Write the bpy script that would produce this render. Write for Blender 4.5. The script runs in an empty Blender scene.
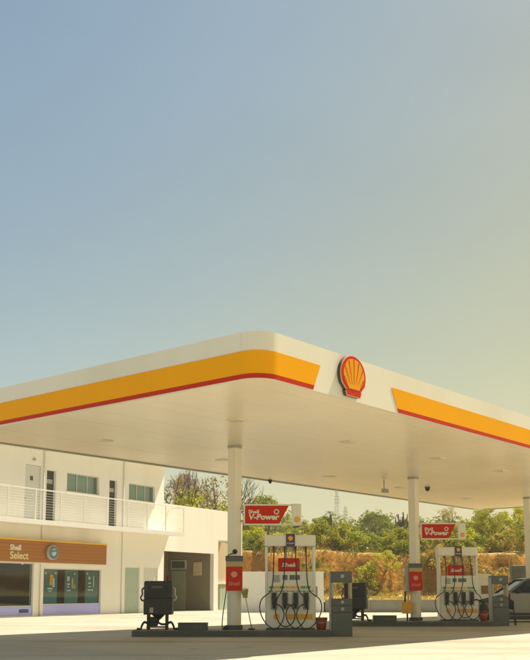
import bpy, bmesh, math, random
from mathutils import Vector, Matrix, noise
R = math.radians
scene = bpy.context.scene
COL = scene.collection
random.seed(7)

# ------------------------------------------------------------------ camera
cam = bpy.data.cameras.new('camera'); cam_o = bpy.data.objects.new('camera', cam); COL.objects.link(cam_o)
cam_o.location = (0, 0, 1.17); cam_o.rotation_euler = (R(90 + 7.75), 0, 0)
cam.sensor_width = 36; cam.lens = 51.0; cam.shift_y = 0.2011; cam.clip_start = 0.1; cam.clip_end = 6000
scene.camera = cam_o

# ------------------------------------------------------------------ sun and sky (sun stands to the right and slightly behind the station)
SUN = Vector((0.43, 0.332, 1.0)).normalized()
elev = math.asin(SUN.z); azim = math.atan2(SUN.x, SUN.y)          # clockwise from +Y
sun = bpy.data.lights.new('sun', 'SUN'); sun.energy = 4.5; sun.angle = R(0.53); sun.color = (1.0, 0.90, 0.73)
sun_o = bpy.data.objects.new('sun', sun); COL.objects.link(sun_o)
sun_o.rotation_euler = SUN.to_track_quat('Z', 'Y').to_euler(); sun_o.location = (20, 10, 40)
world = bpy.data.worlds.new('World'); scene.world = world; world.use_nodes = True
wn, wl = world.node_tree.nodes, world.node_tree.links
bg = wn['Background']; bg.inputs['Strength'].default_value = 0.075
sky = wn.new('ShaderNodeTexSky'); sky.sky_type = 'NISHITA'; sky.sun_disc = False
sky.sun_elevation = elev; sky.sun_rotation = azim
sky.air_density = 1.0; sky.dust_density = 1.3; sky.ozone_density = 1.0; sky.altitude = 0
# dusty air: the sky turns from blue to straw yellow towards the horizon and towards the sun's side
geo = wn.new('ShaderNodeNewGeometry')
dot = wn.new('ShaderNodeVectorMath'); dot.operation = 'DOT_PRODUCT'
dot.inputs[1].default_value = (0.62, 0.0, -0.78)
wl.new(geo.outputs['Position'], dot.inputs[0])
mr = wn.new('ShaderNodeMapRange'); mr.interpolation_type = 'SMOOTHSTEP'
mr.inputs['From Min'].default_value = -0.62; mr.inputs['From Max'].default_value = 0.12
wl.new(dot.outputs['Value'], mr.inputs['Value'])
tint = wn.new('ShaderNodeMix'); tint.data_type = 'RGBA'
tint.inputs['A'].default_value = (0.95, 1.02, 0.87, 1); tint.inputs['B'].default_value = (1.27, 0.93, 0.41, 1)
wl.new(mr.outputs['Result'], tint.inputs['Factor'])
mul = wn.new('ShaderNodeMix'); mul.data_type = 'RGBA'; mul.blend_type = 'MULTIPLY'; mul.inputs['Factor'].default_value = 1
wl.new(sky.outputs['Color'], mul.inputs['A']); wl.new(tint.outputs['Result'], mul.inputs['B'])
hz = wn.new('ShaderNodeTexNoise'); hz.inputs['Scale'].default_value = 2.2; hz.inputs['Detail'].default_value = 5; hz.inputs['Roughness'].default_value = 0.55
hm = wn.new('ShaderNodeMapping'); hm.inputs['Scale'].default_value = (1.0, 1.0, 2.6); wl.new(geo.outputs['Position'], hm.inputs['Vector']); wl.new(hm.outputs['Vector'], hz.inputs['Vector'])
hr = wn.new('ShaderNodeMapRange'); hr.inputs['From Min'].default_value = 0.3; hr.inputs['From Max'].default_value = 0.7; hr.inputs['To Min'].default_value = 0.955; hr.inputs['To Max'].default_value = 1.045; wl.new(hz.outputs['Fac'], hr.inputs['Value'])
hv = wn.new('ShaderNodeVectorMath'); hv.operation = 'SCALE'; wl.new(mul.outputs['Result'], hv.inputs[0]); wl.new(hr.outputs['Result'], hv.inputs['Scale'])
wl.new(hv.outputs['Vector'], bg.inputs['Color'])
vs = scene.view_settings
vs.view_transform = 'Standard'; vs.look = 'None'; vs.gamma = 1; vs.use_curve_mapping = False; vs.exposure = 0.84
scene.cycles.max_bounces = 8

# ------------------------------------------------------------------ helpers
class B:
    """collects shapes into one bmesh"""
    def __init__(s): s.bm = bmesh.new()
    def box(s, x0, x1, y0, y1, z0, z1, bev=0.0, rot=0.0, piv=None):
        b2 = bmesh.new(); bmesh.ops.create_cube(b2, size=1)
        for v in b2.verts:
            v.co = Vector(((x0+x1)/2 + v.co.x*(x1-x0), (y0+y1)/2 + v.co.y*(y1-y0), (z0+z1)/2 + v.co.z*(z1-z0)))
        if bev > 0: bmesh.ops.bevel(b2, geom=b2.edges[:], offset=bev, segments=2, affect='EDGES', profile=0.5)
        if rot: bmesh.ops.rotate(b2, verts=b2.verts, cent=piv or ((x0+x1)/2, (y0+y1)/2, (z0+z1)/2), matrix=Matrix.Rotation(rot, 3, 'Z'))
        s.join(b2); return s
    def join(s, b2):
        m = bpy.data.meshes.new('t'); b2.to_mesh(m); b2.free(); s.bm.from_mesh(m); bpy.data.meshes.remove(m)
    def prism(s, pts, fn0, fn1, bev=0):
        b2 = bmesh.new()
        a = [b2.verts.new(fn0(*p)) for p in pts]; c = [b2.verts.new(fn1(*p)) for p in pts]; n = len(pts)
        b2.faces.new(a); b2.faces.new(c[::-1])
        for i in range(n): b2.faces.new((a[i], c[i], c[(i+1) % n], a[(i+1) % n]))
        bmesh.ops.recalc_face_normals(b2, faces=b2.faces)
        if bev: bmesh.ops.bevel(b2, geom=b2.edges[:], offset=bev, segments=2, affect='EDGES', profile=0.5)
        s.join(b2); return s
    def pxz(s, pts, y0, y1, bev=0):        # polygon in x,z extruded along y
        return s.prism(pts, lambda x, z: (x, y0, z), lambda x, z: (x, y1, z), bev)
    def pxy(s, pts, z0, z1, bev=0):
        return s.prism(pts, lambda x, y: (x, y, z0), lambda x, y: (x, y, z1), bev)
    def tube(s, pts, r, n=8, cap=True):
        pts = [Vector(p) for p in pts]; rad = r if isinstance(r, (list, tuple)) else [r]*len(pts)
        rings = []; up = None
        for i, p in enumerate(pts):
            d = (pts[min(i+1, len(pts)-1)] - pts[max(i-1, 0)])
            if d.length < 1e-9: d = Vector((0, 0, 1))
            d.normalize()
            if up is None: up = d.orthogonal().normalized()
            up = (up - d*up.dot(d))
            if up.length < 1e-6: up = d.orthogonal()
            up.normalize(); q = d.cross(up)
            rings.append([s.bm.verts.new(p + (up*math.cos(k*2*math.pi/n) + q*math.sin(k*2*math.pi/n))*rad[i]) for k in range(n)])
        for A, C in zip(rings, rings[1:]):
            for k in range(n): 
                f = s.bm.faces.new((A[k], A[(k+1) % n], C[(k+1) % n], C[k])); f.smooth = n > 5
        if cap: s.bm.faces.new(rings[0][::-1]); s.bm.faces.new(rings[-1])
        return s
    def lathe(s, prof, n=24, c=(0, 0, 0), axis='Z', smooth=True):
        c = Vector(c); rings = []
        for r, h in prof:
            ring = []
            for k in range(n):
                a = k*2*math.pi/n; x, y = r*math.cos(a), r*math.sin(a)
                v = (x, y, h) if axis == 'Z' else ((x, h, y) if axis == 'Y' else (h, x, y))
                ring.append(s.bm.verts.new(c + Vector(v)))
            rings.append(ring)
        for A, C in zip(rings, rings[1:]):
            for k in range(n):
                f = s.bm.faces.new((A[k], A[(k+1) % n], C[(k+1) % n], C[k])); f.smooth = smooth
        s.bm.faces.new(rings[0][::-1]); s.bm.faces.new(rings[-1])
        return s
    def mesh(s, name, m, fixn=False):
        if fixn: bmesh.ops.recalc_face_normals(s.bm, faces=s.bm.faces)
        me = bpy.data.meshes.new(name); s.bm.to_mesh(me); s.bm.free(); me.materials.append(m); return me
    def build(s, name, m, parent=None, loc=(0, 0, 0), rz=0):
        o = bpy.data.objects.new(name, s.mesh(name, m, True)); COL.objects.link(o)
        o.parent = parent; o.location = loc; o.rotation_euler = (0, 0, rz); return o

def tag(o, label=None, cat=None, group=None, kind=None):
    if label: o['label'] = label
    if cat: o['category'] = cat
    if group: o['group'] = group
    if kind: o['kind'] = kind
    return o
def thing(name, loc, rz, label, cat, group=None):
    o = bpy.data.objects.new(name, None); COL.objects.link(o); o.empty_display_size = 0.2
    o.location = loc; o.rotation_euler = (0, 0, rz); return tag(o, label, cat, group)
def place(name, me, parent, loc, rz=0, scale=None):
    o = bpy.data.objects.new(name, me); COL.objects.link(o); o.parent = parent; o.location = loc; o.rotation_euler = (0, 0, rz)
    if scale: o.scale = scale
    return o
def copy_tree(o, parent=None):
    c = o.copy(); COL.objects.link(c); c.parent = parent
    for ch in [k for k in bpy.data.objects if k.parent == o]: copy_tree(ch, c)
    return c
def dup(o, loc, rz, label, group=None):
    c = copy_tree(o); c.location = loc; c.rotation_euler = (0, 0, rz); c['label'] = label
    if group: c['group'] = group
    return c
def crom(pts, n=8):
    pts = [Vector(p) for p in pts]; P = [pts[0]*2 - pts[1]] + pts + [pts[-1]*2 - pts[-2]]; out = []
    for i in range(1, len(P)-2):
        for k in range(n):
            t = k/n; a, b, c, d = P[i-1], P[i], P[i+1], P[i+2]
            out.append(0.5*((2*b) + (c-a)*t + (2*a-5*b+4*c-d)*t*t + (3*b-a-3*c+d)*t**3))
    out.append(pts[-1]); return out
def text(name, s, size, m, parent, loc, bold=0.0, shear=0.0, extrude=0.004, width=None, rot=(R(90), 0, 0)):
    cu = bpy.data.curves.new('t', 'FONT'); cu.body = s; cu.size = size; cu.shear = shear; cu.offset = bold; cu.extrude = extrude
    cu.resolution_u = 4
    t = bpy.data.objects.new('t', cu); COL.objects.link(t)
    dg = bpy.context.evaluated_depsgraph_get(); me = bpy.data.meshes.new_from_object(t.evaluated_get(dg))
    bpy.data.objects.remove(t); bpy.data.curves.remove(cu)
    me.materials.clear(); me.materials.append(m)
    xs = [v.co.x for v in me.vertices]; x0 = min(xs)
    k = (width/(max(xs)-x0)) if width else 1
    for v in me.vertices: v.co.x = (v.co.x - x0)*k
    o = bpy.data.objects.new(name, me); COL.objects.link(o); o.parent = parent; o.location = loc; o.rotation_euler = rot
    return o

# ------------------------------------------------------------------ materials
def M(name, col, rough=0.5, metal=0.0, var=0.10, scale=3.0, bump=0.0, bscale=40.0, spec=0.5, dirt=0.0, dirtcol=(0.12, 0.09, 0.05), stretch=None, trans=0.0):
    m = bpy.data.materials.new(name); m.use_nodes = True; n, l = m.node_tree.nodes, m.node_tree.links
    p = n['Principled BSDF']; p.inputs['Roughness'].default_value = rough; p.inputs['Metallic'].default_value = metal
    p.inputs['Specular IOR Level'].default_value = spec
    tc = n.new('ShaderNodeTexCoord'); src = tc.outputs['Object']
    if stretch:
        mp = n.new('ShaderNodeMapping'); mp.inputs['Scale'].default_value = stretch; l.new(src, mp.inputs['Vector']); src = mp.outputs['Vector']
    nz = n.new('ShaderNodeTexNoise'); nz.inputs['Scale'].default_value = scale; nz.inputs['Detail'].default_value = 6; nz.inputs['Roughness'].default_value = 0.6
    l.new(src, nz.inputs['Vector'])
    mx = n.new('ShaderNodeMix'); mx.data_type = 'RGBA'
    lo = tuple(max(0, c*(1-var)) for c in col); hi = tuple(min(1, c*(1+var)) for c in col)
    mx.inputs['A'].default_value = (*lo, 1); mx.inputs['B'].default_value = (*hi, 1)
    l.new(nz.outputs['Fac'], mx.inputs['Factor']); out = mx.outputs['Result']
    if dirt > 0:
        n2 = n.new('ShaderNodeTexNoise'); n2.inputs['Scale'].default_value = scale*0.6; n2.inputs['Detail'].default_value = 8
        l.new(src, n2.inputs['Vector'])
        rp = n.new('ShaderNodeMapRange'); rp.inputs['From Min'].default_value = 0.52; rp.inputs['From Max'].default_value = 0.75; rp.inputs['To Max'].default_value = dirt
        l.new(n2.outputs['Fac'], rp.inputs['Value'])
        m2 = n.new('ShaderNodeMix'); m2.data_type = 'RGBA'; m2.inputs['B'].default_value = (*dirtcol, 1)
        l.new(rp.outputs['Result'], m2.inputs['Factor']); l.new(out, m2.inputs['A']); out = m2.outputs['Result']
    l.new(out, p.inputs['Base Color'])
    if bump:
        n3 = n.new('ShaderNodeTexNoise'); n3.inputs['Scale'].default_value = bscale; n3.inputs['Detail'].default_value = 4; l.new(src, n3.inputs['Vector'])
        bp = n.new('ShaderNodeBump'); bp.inputs['Strength'].default_value = bump; bp.inputs['Distance'].default_value = 0.02
        l.new(n3.outputs['Fac'], bp.inputs['Height']); l.new(bp.outputs['Normal'], p.inputs['Normal'])
    if trans:
        tr = n.new('ShaderNodeBsdfTranslucent'); l.new(out, tr.inputs['Color'])
        ms = n.new('ShaderNodeMixShader'); ms.inputs['Fac'].default_value = trans
        l.new(p.outputs['BSDF'], ms.inputs[1]); l.new(tr.outputs['BSDF'], ms.inputs[2]); l.new(ms.outputs['Shader'], n['Material Output'].inputs['Surface'])
    return m
def glass(name, tintc=(0.5, 0.55, 0.5), refl=0.12):
    m = bpy.data.materials.new(name); m.use_nodes = True; n, l = m.node_tree.nodes, m.node_tree.links
    n.remove(n['Principled BSDF'])
    t = n.new('ShaderNodeBsdfTransparent'); t.inputs['Color'].default_value = (*tintc, 1)
    g = n.new('ShaderNodeBsdfGlossy'); g.inputs['Roughness'].default_value = 0.03
    fr = n.new('ShaderNodeLayerWeight'); fr.inputs['Blend'].default_value = 0.5
    pw = n.new('ShaderNodeMath'); pw.operation = 'POWER'; pw.inputs[1].default_value = 4.5; l.new(fr.outputs['Facing'], pw.inputs[0])
    ad = n.new('ShaderNodeMath'); ad.operation = 'ADD'; ad.inputs[1].default_value = refl; ad.use_clamp = True
    l.new(pw.outputs['Value'], ad.inputs[0])
    ms = n.new('ShaderNodeMixShader'); l.new(ad.outputs['Value'], ms.inputs['Fac']); l.new(t.outputs['BSDF'], ms.inputs[1]); l.new(g.outputs['BSDF'], ms.inputs[2])
    l.new(ms.outputs['Shader'], n['Material Output'].inputs['Surface']); return m

m_white = M('white_paint', (0.84, 0.79, 0.65), 0.45, var=0.05, scale=0.8, dirt=0.12, dirtcol=(0.45, 0.38, 0.25))
m_fwhite = M('fascia_white', (0.78, 0.74, 0.62), 0.4, var=0.05, scale=0.6, dirt=0.22, dirtcol=(0.52, 0.45, 0.30), stretch=(1, 1, 0.35))
m_forange = M('fascia_orange', (0.88, 0.39, 0.0), 0.5, var=0.05, scale=0.8, spec=0.06, dirt=0.10, dirtcol=(0.55, 0.24, 0.01))
m_fred = M('fascia_red', (0.52, 0.025, 0.002), 0.45, var=0.05, spec=0.15)
m_soffit = M('soffit_paint', (0.86, 0.76, 0.55), 0.27, var=0.09, scale=0.3, dirt=0.28, dirtcol=(0.50, 0.40, 0.24), spec=0.5)
m_dark = M('painted_shade', (0.06, 0.055, 0.045), 0.8)  # near-black standing for shade: emblem sides and the pump seam
m_red = M('sign_red', (0.58, 0.028, 0.002), 0.5, var=0.05, spec=0.12)
m_yellow = M('emblem_yellow', (0.80, 0.33, 0.001), 0.45, var=0.04, spec=0.15)
m_emred = M('emblem_red', (0.55, 0.03, 0.004), 0.45, var=0.04, spec=0.15)
m_print = M('print_white', (0.78, 0.72, 0.62), 0.5, var=0.03)
m_wall = M('plaster_wall', (0.87, 0.85, 0.78), 0.85, var=0.04, scale=0.9, bump=0.15, bscale=60, dirt=0.20, dirtcol=(0.55, 0.48, 0.34), stretch=(1.2, 1.2, 0.3))
m_cream = M('cream_wall', (0.62, 0.52, 0.36), 0.85, var=0.06, scale=1, bump=0.1)
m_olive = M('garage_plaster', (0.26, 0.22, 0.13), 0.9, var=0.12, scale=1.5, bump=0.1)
m_alu = M('aluminium', (0.62, 0.61, 0.56), 0.4, 0.3, var=0.05)
m_rail = M('rail_white', (0.78, 0.76, 0.70), 0.4, var=0.04)
m_pane = glass('tinted_glass', (0.82, 0.90, 0.88), 0.08)
m_shopglass = glass('shop_glass', (0.86, 0.92, 0.92), 0.05)
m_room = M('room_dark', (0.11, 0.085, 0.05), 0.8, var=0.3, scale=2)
m_curtain = M('curtain', (0.52, 0.57, 0.53), 0.9, var=0.15, scale=6, stretch=(6, 6, 0.3))
m_wood = M('wood_cladding', (0.40, 0.15, 0.022), 0.5, var=0.22, scale=2.0, stretch=(0.6, 8, 14))
m_gold = M('yellow_trim', (0.80, 0.46, 0.04), 0.4, var=0.05)
m_teal = M('poster_teal', (0.04, 0.17, 0.19), 0.5, var=0.1)
m_purple = M('lilac_panel', (0.46, 0.46, 0.98), 0.5, var=0.07, scale=2)
m_navy = M('navy_badge', (0.035, 0.06, 0.16), 0.5)
m_greendoor = M('green_door', (0.40, 0.50, 0.40), 0.5, var=0.08)
m_doorwhite = M('pale_door', (0.66, 0.66, 0.62), 0.5, var=0.05)
m_island = M('island_paint', (0.085, 0.088, 0.078), 0.7, var=0.2, scale=3, bump=0.2, dirt=0.3, dirtcol=(0.2, 0.18, 0.13))
m_grey = M('grey_cabinet', (0.10, 0.11, 0.095), 0.5, var=0.1, scale=4, dirt=0.15)
m_lgrey = M('light_grey', (0.40, 0.40, 0.36), 0.5, var=0.06)
m_black = M('black_rubber', (0.022, 0.022, 0.020), 0.55, var=0.2)
m_blackmetal = M('black_metal', (0.028, 0.03, 0.024), 0.5, var=0.35, scale=6, dirt=0.25, dirtcol=(0.10, 0.09, 0.06))
m_pump = M('pump_white', (0.80, 0.78, 0.67), 0.35, var=0.05, dirt=0.12, dirtcol=(0.4, 0.35, 0.25))
m_tan = M('tan_strip', (0.48, 0.36, 0.18), 0.5)
m_violet = M('violet_panel', (0.07, 0.04, 0.09), 0.4)
m_orange = M('orange_label', (0.85, 0.40, 0.01), 0.5, var=0.1)
m_green = M('green_label', (0.12, 0.32, 0.06), 0.5)
m_screen = M('lcd_screen', (0.10, 0.12, 0.10), 0.15, var=0.05)
m_hang = M('pale_yellow_plastic', (0.70, 0.60, 0.28), 0.5)
m_brass = M('brass', (0.60, 0.44, 0.14), 0.35, 0.6)
m_bucket = M('red_plastic', (0.34, 0.035, 0.012), 0.45, var=0.15)
m_ybucket = M('yellow_plastic', (0.75, 0.40, 0.02), 0.45, var=0.08)
m_bristle = M('bristle', (0.42, 0.42, 0.08), 0.9, var=0.3)
m_silver = M('silver_paint', (0.20, 0.195, 0.17), 0.28, 0.6, var=0.03)
m_tyre = M('tyre', (0.018, 0.018, 0.017), 0.85)
m_carglass = glass('car_glass', (0.25, 0.27, 0.24), 0.06)
m_seat = M('car_seat', (0.10, 0.03, 0.02), 0.9)
m_lamp = M('lamp_lens', (0.7, 0.68, 0.6), 0.15)
m_wallgrey = M('grey_block_wall', (0.30, 0.28, 0.22), 0.9, var=0.12, scale=2, bump=0.25, dirt=0.3, dirtcol=(0.14, 0.12, 0.08))
m_pink = M('far_tower_paint', (0.52, 0.36, 0.28), 0.9, var=0.05)
m_pylon = M('galvanised', (0.42, 0.44, 0.45), 0.6, 0.3)
m_bark = M('bark', (0.13, 0.095, 0.06), 0.95, var=0.3, scale=8, bump=0.4)
m_lightlens = M('light_lens', (0.62, 0.58, 0.47), 0.25, var=0.02)

def leafmat(name, c1, c2, tr=0.35):
    m = bpy.data.materials.new(name); m.use_nodes = True; n, l = m.node_tree.nodes, m.node_tree.links
    p = n['Principled BSDF']; p.inputs['Roughness'].default_value = 0.6; p.inputs['Specular IOR Level'].default_value = 0.25
    g = n.new('ShaderNodeNewGeometry'); oi = n.new('ShaderNodeObjectInfo')
    mx = n.new('ShaderNodeMix'); mx.data_type = 'RGBA'; mx.inputs['A'].default_value = (*c1, 1); mx.inputs['B'].default_value = (*c2, 1)
    tc = n.new('ShaderNodeTexCoord'); nz = n.new('ShaderNodeTexNoise'); nz.inputs['Scale'].default_value = 0.9; nz.inputs['Detail'].default_value = 2; l.new(tc.outputs['Object'], nz.inputs['Vector'])
    ad = n.new('ShaderNodeMath'); ad.operation = 'ADD'; l.new(g.outputs['Random Per Island'], ad.inputs[0]); l.new(nz.outputs['Fac'], ad.inputs[1])
    mu = n.new('ShaderNodeMath'); mu.operation = 'MULTIPLY'; mu.inputs[1].default_value = 0.5; l.new(ad.outputs[0], mu.inputs[0]); l.new(mu.outputs[0], mx.inputs['Factor'])
    hs = n.new('ShaderNodeHueSaturation'); l.new(mx.outputs['Result'], hs.inputs['Color'])
    mr = n.new('ShaderNodeMapRange'); mr.inputs['To Min'].default_value = 0.75; mr.inputs['To Max'].default_value = 1.25; l.new(oi.outputs['Random'], mr.inputs['Value']); l.new(mr.outputs['Result'], hs.inputs['Value'])
    l.new(hs.outputs['Color'], p.inputs['Base Color'])
    t = n.new('ShaderNodeBsdfTranslucent'); l.new(hs.outputs['Color'], t.inputs['Color'])
    ms = n.new('ShaderNodeMixShader'); ms.inputs['Fac'].default_value = tr; l.new(p.outputs['BSDF'], ms.inputs[1]); l.new(t.outputs['BSDF'], ms.inputs[2])
    l.new(ms.outputs['Shader'], n['Material Output'].inputs['Surface']); return m
m_leafg = leafmat('leaf_green', (0.19, 0.225, 0.014), (0.36, 0.38, 0.03), 0.58)
m_leafy = leafmat('leaf_yellowgreen', (0.32, 0.335, 0.016), (0.54, 0.51, 0.035), 0.58)
m_leafo = leafmat('leaf_olive', (0.24, 0.19, 0.05), (0.44, 0.34, 0.10), 0.5)
m_leafd = leafmat('leaf_dark', (0.05, 0.07, 0.012), (0.11, 0.13, 0.02))
m_dry = leafmat('dry_grass', (0.36, 0.235, 0.03), (0.56, 0.42, 0.075), 0.4)

def ground_mat():
    m = bpy.data.materials.new('concrete_ground'); m.use_nodes = True; n, l = m.node_tree.nodes, m.node_tree.links
    p = n['Principled BSDF']; p.inputs['Roughness'].default_value = 0.72; p.inputs['Specular IOR Level'].default_value = 0.35
    tc = n.new('ShaderNodeTexCoord')
    mp = n.new('ShaderNodeMapping'); mp.inputs['Rotation'].default_value = (0, 0, -R(50.2)); l.new(tc.outputs['Object'], mp.inputs['Vector'])
    a = n.new('ShaderNodeTexNoise'); a.inputs['Scale'].default_value = 0.22; a.inputs['Detail'].default_value = 7; a.inputs['Roughness'].default_value = 0.62; l.new(mp.outputs['Vector'], a.inputs['Vector'])
    c = n.new('ShaderNodeTexNoise'); c.inputs['Scale'].default_value = 30; c.inputs['Detail'].default_value = 3; l.new(mp.outputs['Vector'], c.inputs['Vector'])
    m1 = n.new('ShaderNodeMix'); m1.data_type = 'RGBA'; m1.inputs['A'].default_value = (0.41, 0.37, 0.28, 1); m1.inputs['B'].default_value = (0.55, 0.50, 0.385, 1)
    rp = n.new('ShaderNodeMapRange'); rp.inputs['From Min'].default_value = 0.3; rp.inputs['From Max'].default_value = 0.7; l.new(a.outputs['Fac'], rp.inputs['Value']); l.new(rp.outputs['Result'], m1.inputs['Factor'])
    m2 = n.new('ShaderNodeMix'); m2.data_type = 'RGBA'; m2.blend_type = 'OVERLAY'; m2.inputs['Factor'].default_value = 0.25; l.new(m1.outputs['Result'], m2.inputs['A']); l.new(c.outputs['Color'], m2.inputs['B'])
    # saw-cut slab joints, 4 m apart
    br = n.new('ShaderNodeTexBrick'); br.offset = 0.0; br.inputs['Scale'].default_value = 1.0; br.inputs['Brick Width'].default_value = 4.0; br.inputs['Row Height'].default_value = 4.0; br.inputs['Mortar Size'].default_value = 0.012
    br.inputs['Color1'].default_value = (1, 1, 1, 1); br.inputs['Color2'].default_value = (0.93, 0.93, 0.93, 1); br.inputs['Mortar'].default_value = (0.45, 0.42, 0.36, 1); l.new(mp.outputs['Vector'], br.inputs['Vector'])
    m3 = n.new('ShaderNodeMix'); m3.data_type = 'RGBA'; m3.blend_type = 'MULTIPLY'; m3.inputs['Factor'].default_value = 1; l.new(m2.outputs['Result'], m3.inputs['A']); l.new(br.outputs['Color'], m3.inputs['B'])
    # tyre-dark stains along the lanes
    s = n.new('ShaderNodeTexNoise'); s.inputs['Scale'].default_value = 0.8; s.inputs['Detail'].default_value = 6
    ms_ = n.new('ShaderNodeMapping'); ms_.inputs['Scale'].default_value = (0.12, 0.9, 1); l.new(tc.outputs['Object'], ms_.inputs['Vector']); l.new(ms_.outputs['Vector'], s.inputs['Vector'])
    rs = n.new('ShaderNodeMapRange'); rs.inputs['From Min'].default_value = 0.5; rs.inputs['From Max'].default_value = 0.72; rs.inputs['To Max'].default_value = 0.55; l.new(s.outputs['Fac'], rs.inputs['Value'])
    m4 = n.new('ShaderNodeMix'); m4.data_type = 'RGBA'; m4.inputs['B'].default_value = (0.20, 0.17, 0.115, 1); l.new(rs.outputs['Result'], m4.inputs['Factor']); l.new(m3.outputs['Result'], m4.inputs['A'])
    ol = n.new('ShaderNodeTexNoise'); ol.inputs['Scale'].default_value = 1.6; ol.inputs['Detail'].default_value = 5; l.new(tc.outputs['Object'], ol.inputs['Vector'])
    ro = n.new('ShaderNodeMapRange'); ro.inputs['From Min'].default_value = 0.62; ro.inputs['From Max'].default_value = 0.76; ro.inputs['To Max'].default_value = 0.6; l.new(ol.outputs['Fac'], ro.inputs['Value'])
    m5 = n.new('ShaderNodeMix'); m5.data_type = 'RGBA'; m5.inputs['B'].default_value = (0.13, 0.115, 0.085, 1); l.new(ro.outputs['Result'], m5.inputs['Factor']); l.new(m4.outputs['Result'], m5.inputs['A'])
    l.new(m5.outputs['Result'], p.inputs['Base Color'])
    bp = n.new('ShaderNodeBump'); bp.inputs['Strength'].default_value = 0.15; bp.inputs['Distance'].default_value = 0.01; l.new(c.outputs['Fac'], bp.inputs['Height']); l.new(bp.outputs['Normal'], p.inputs['Normal'])
    return m
def bank_mat():
    m = bpy.data.materials.new('earth_bank'); m.use_nodes = True; n, l = m.node_tree.nodes, m.node_tree.links
    p = n['Principled BSDF']; p.inputs['Roughness'].default_value = 0.95; p.inputs['Specular IOR Level'].default_value = 0.1
    tc = n.new('ShaderNodeTexCoord'); a = n.new('ShaderNodeTexNoise'); a.inputs['Scale'].default_value = 0.5; a.inputs['Detail'].default_value = 9; a.inputs['Roughness'].default_value = 0.65; l.new(tc.outputs['Object'], a.inputs['Vector'])
    cr = n.new('ShaderNodeValToRGB'); e = cr.color_ramp.elements; e[0].position = 0.3; e[0].color = (0.17, 0.08, 0.012, 1); e[1].position = 0.7; e[1].color = (0.58, 0.33, 0.07, 1)
    k = cr.color_ramp.elements.new(0.52); k.color = (0.40, 0.19, 0.03, 1); l.new(a.outputs['Fac'], cr.inputs['Fac'])
    # dry grass on flat ground, bare earth where it is steep
    g = n.new('ShaderNodeNewGeometry'); sp = n.new('ShaderNodeSeparateXYZ'); l.new(g.outputs['Normal'], sp.inputs[0])
    rp = n.new('ShaderNodeMapRange'); rp.inputs['From Min'].default_value = 0.75; rp.inputs['From Max'].default_value = 0.93; l.new(sp.outputs['Z'], rp.inputs['Value'])
    b = n.new('ShaderNodeTexNoise'); b.inputs['Scale'].default_value = 2.5; b.inputs['Detail'].default_value = 5; l.new(tc.outputs['Object'], b.inputs['Vector'])
    gm = n.new('ShaderNodeMix'); gm.data_type = 'RGBA'; gm.inputs['A'].default_value = (0.36, 0.24, 0.07, 1); gm.inputs['B'].default_value = (0.55, 0.42, 0.17, 1); l.new(b.outputs['Fac'], gm.inputs['Factor'])
    mx = n.new('ShaderNodeMix'); mx.data_type = 'RGBA'; l.new(rp.outputs['Result'], mx.inputs['Factor']); l.new(cr.outputs['Color'], mx.inputs['A']); l.new(gm.outputs['Result'], mx.inputs['B'])
    l.new(mx.outputs['Result'], p.inputs['Base Color'])
    bp = n.new('ShaderNodeBump'); bp.inputs['Strength'].default_value = 0.7; bp.inputs['Distance'].default_value = 0.15; l.new(b.outputs['Fac'], bp.inputs['Height']); l.new(bp.outputs['Normal'], p.inputs['Normal'])
    return m
m_ground = ground_mat(); m_bank = bank_mat()

# ------------------------------------------------------------------ ground and hillside
g = B(); v = [g.bm.verts.new(p) for p in ((-1400, -200, 0), (1400, -200, 0), (1400, 1400, 0), (-1400, 1400, 0))]; g.bm.faces.new(v)
tag(g.build('ground', m_ground), kind='structure')

def terrain(x, y):
    yb = 64 + 1.6*noise.noise(Vector((x*0.12, 3.1, 0))) + 0.9*noise.noise(Vector((x*0.45, 8.2, 0))) + 0.5*noise.noise(Vector((x*1.1, y*0.25, 2.2)))
    t = min(max((y - yb)/2.4, 0), 1); t = t*t*(3-2*t)
    base = 0.55 + 0.02*max(0, y-52)
    top = 3.75 + 0.35*noise.noise(Vector((x*0.1, 0.3, 5))) + 0.045*max(0, y-66)
    if y > 120: top += 0.02*(y-120)
    k = min(max((x + 1.0)/1.6, 0), 1)
    base = base*k - 0.6*(1-k)
    z = base*(1-t) + top*t
    return z + 0.25*noise.noise(Vector((x*0.35, y*0.35, 1))) * (0.25+t) + 0.12*noise.noise(Vector((x*1.3, y*1.3, 4)))*(0.2+7*t*(1-t))
ys = [50.28, 51, 52, 54, 56, 58, 60] + [61 + 0.3*i for i in range(28)] + [70, 72, 75, 80, 86, 95, 110, 130, 160, 220, 320, 500]
xs = [-300, -200, -140, -100, -80, -60, -50, -40, -34, -28, -22, -18, -14, -10] + [-8 + 0.4*i for i in range(96)] + [31, 33, 36, 40, 46, 54, 64, 80, 110, 160, 250, 350]
g = B(); rows = []
for y in ys: rows.append([g.bm.verts.new((x, y, terrain(x, y))) for x in xs])
for A, C in zip(rows, rows[1:]):
    for i in range(len(xs)-1):
        f = g.bm.faces.new((A[i], A[i+1], C[i+1], C[i])); f.smooth = True
tag(g.build('hillside', m_bank), kind='structure')

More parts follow.
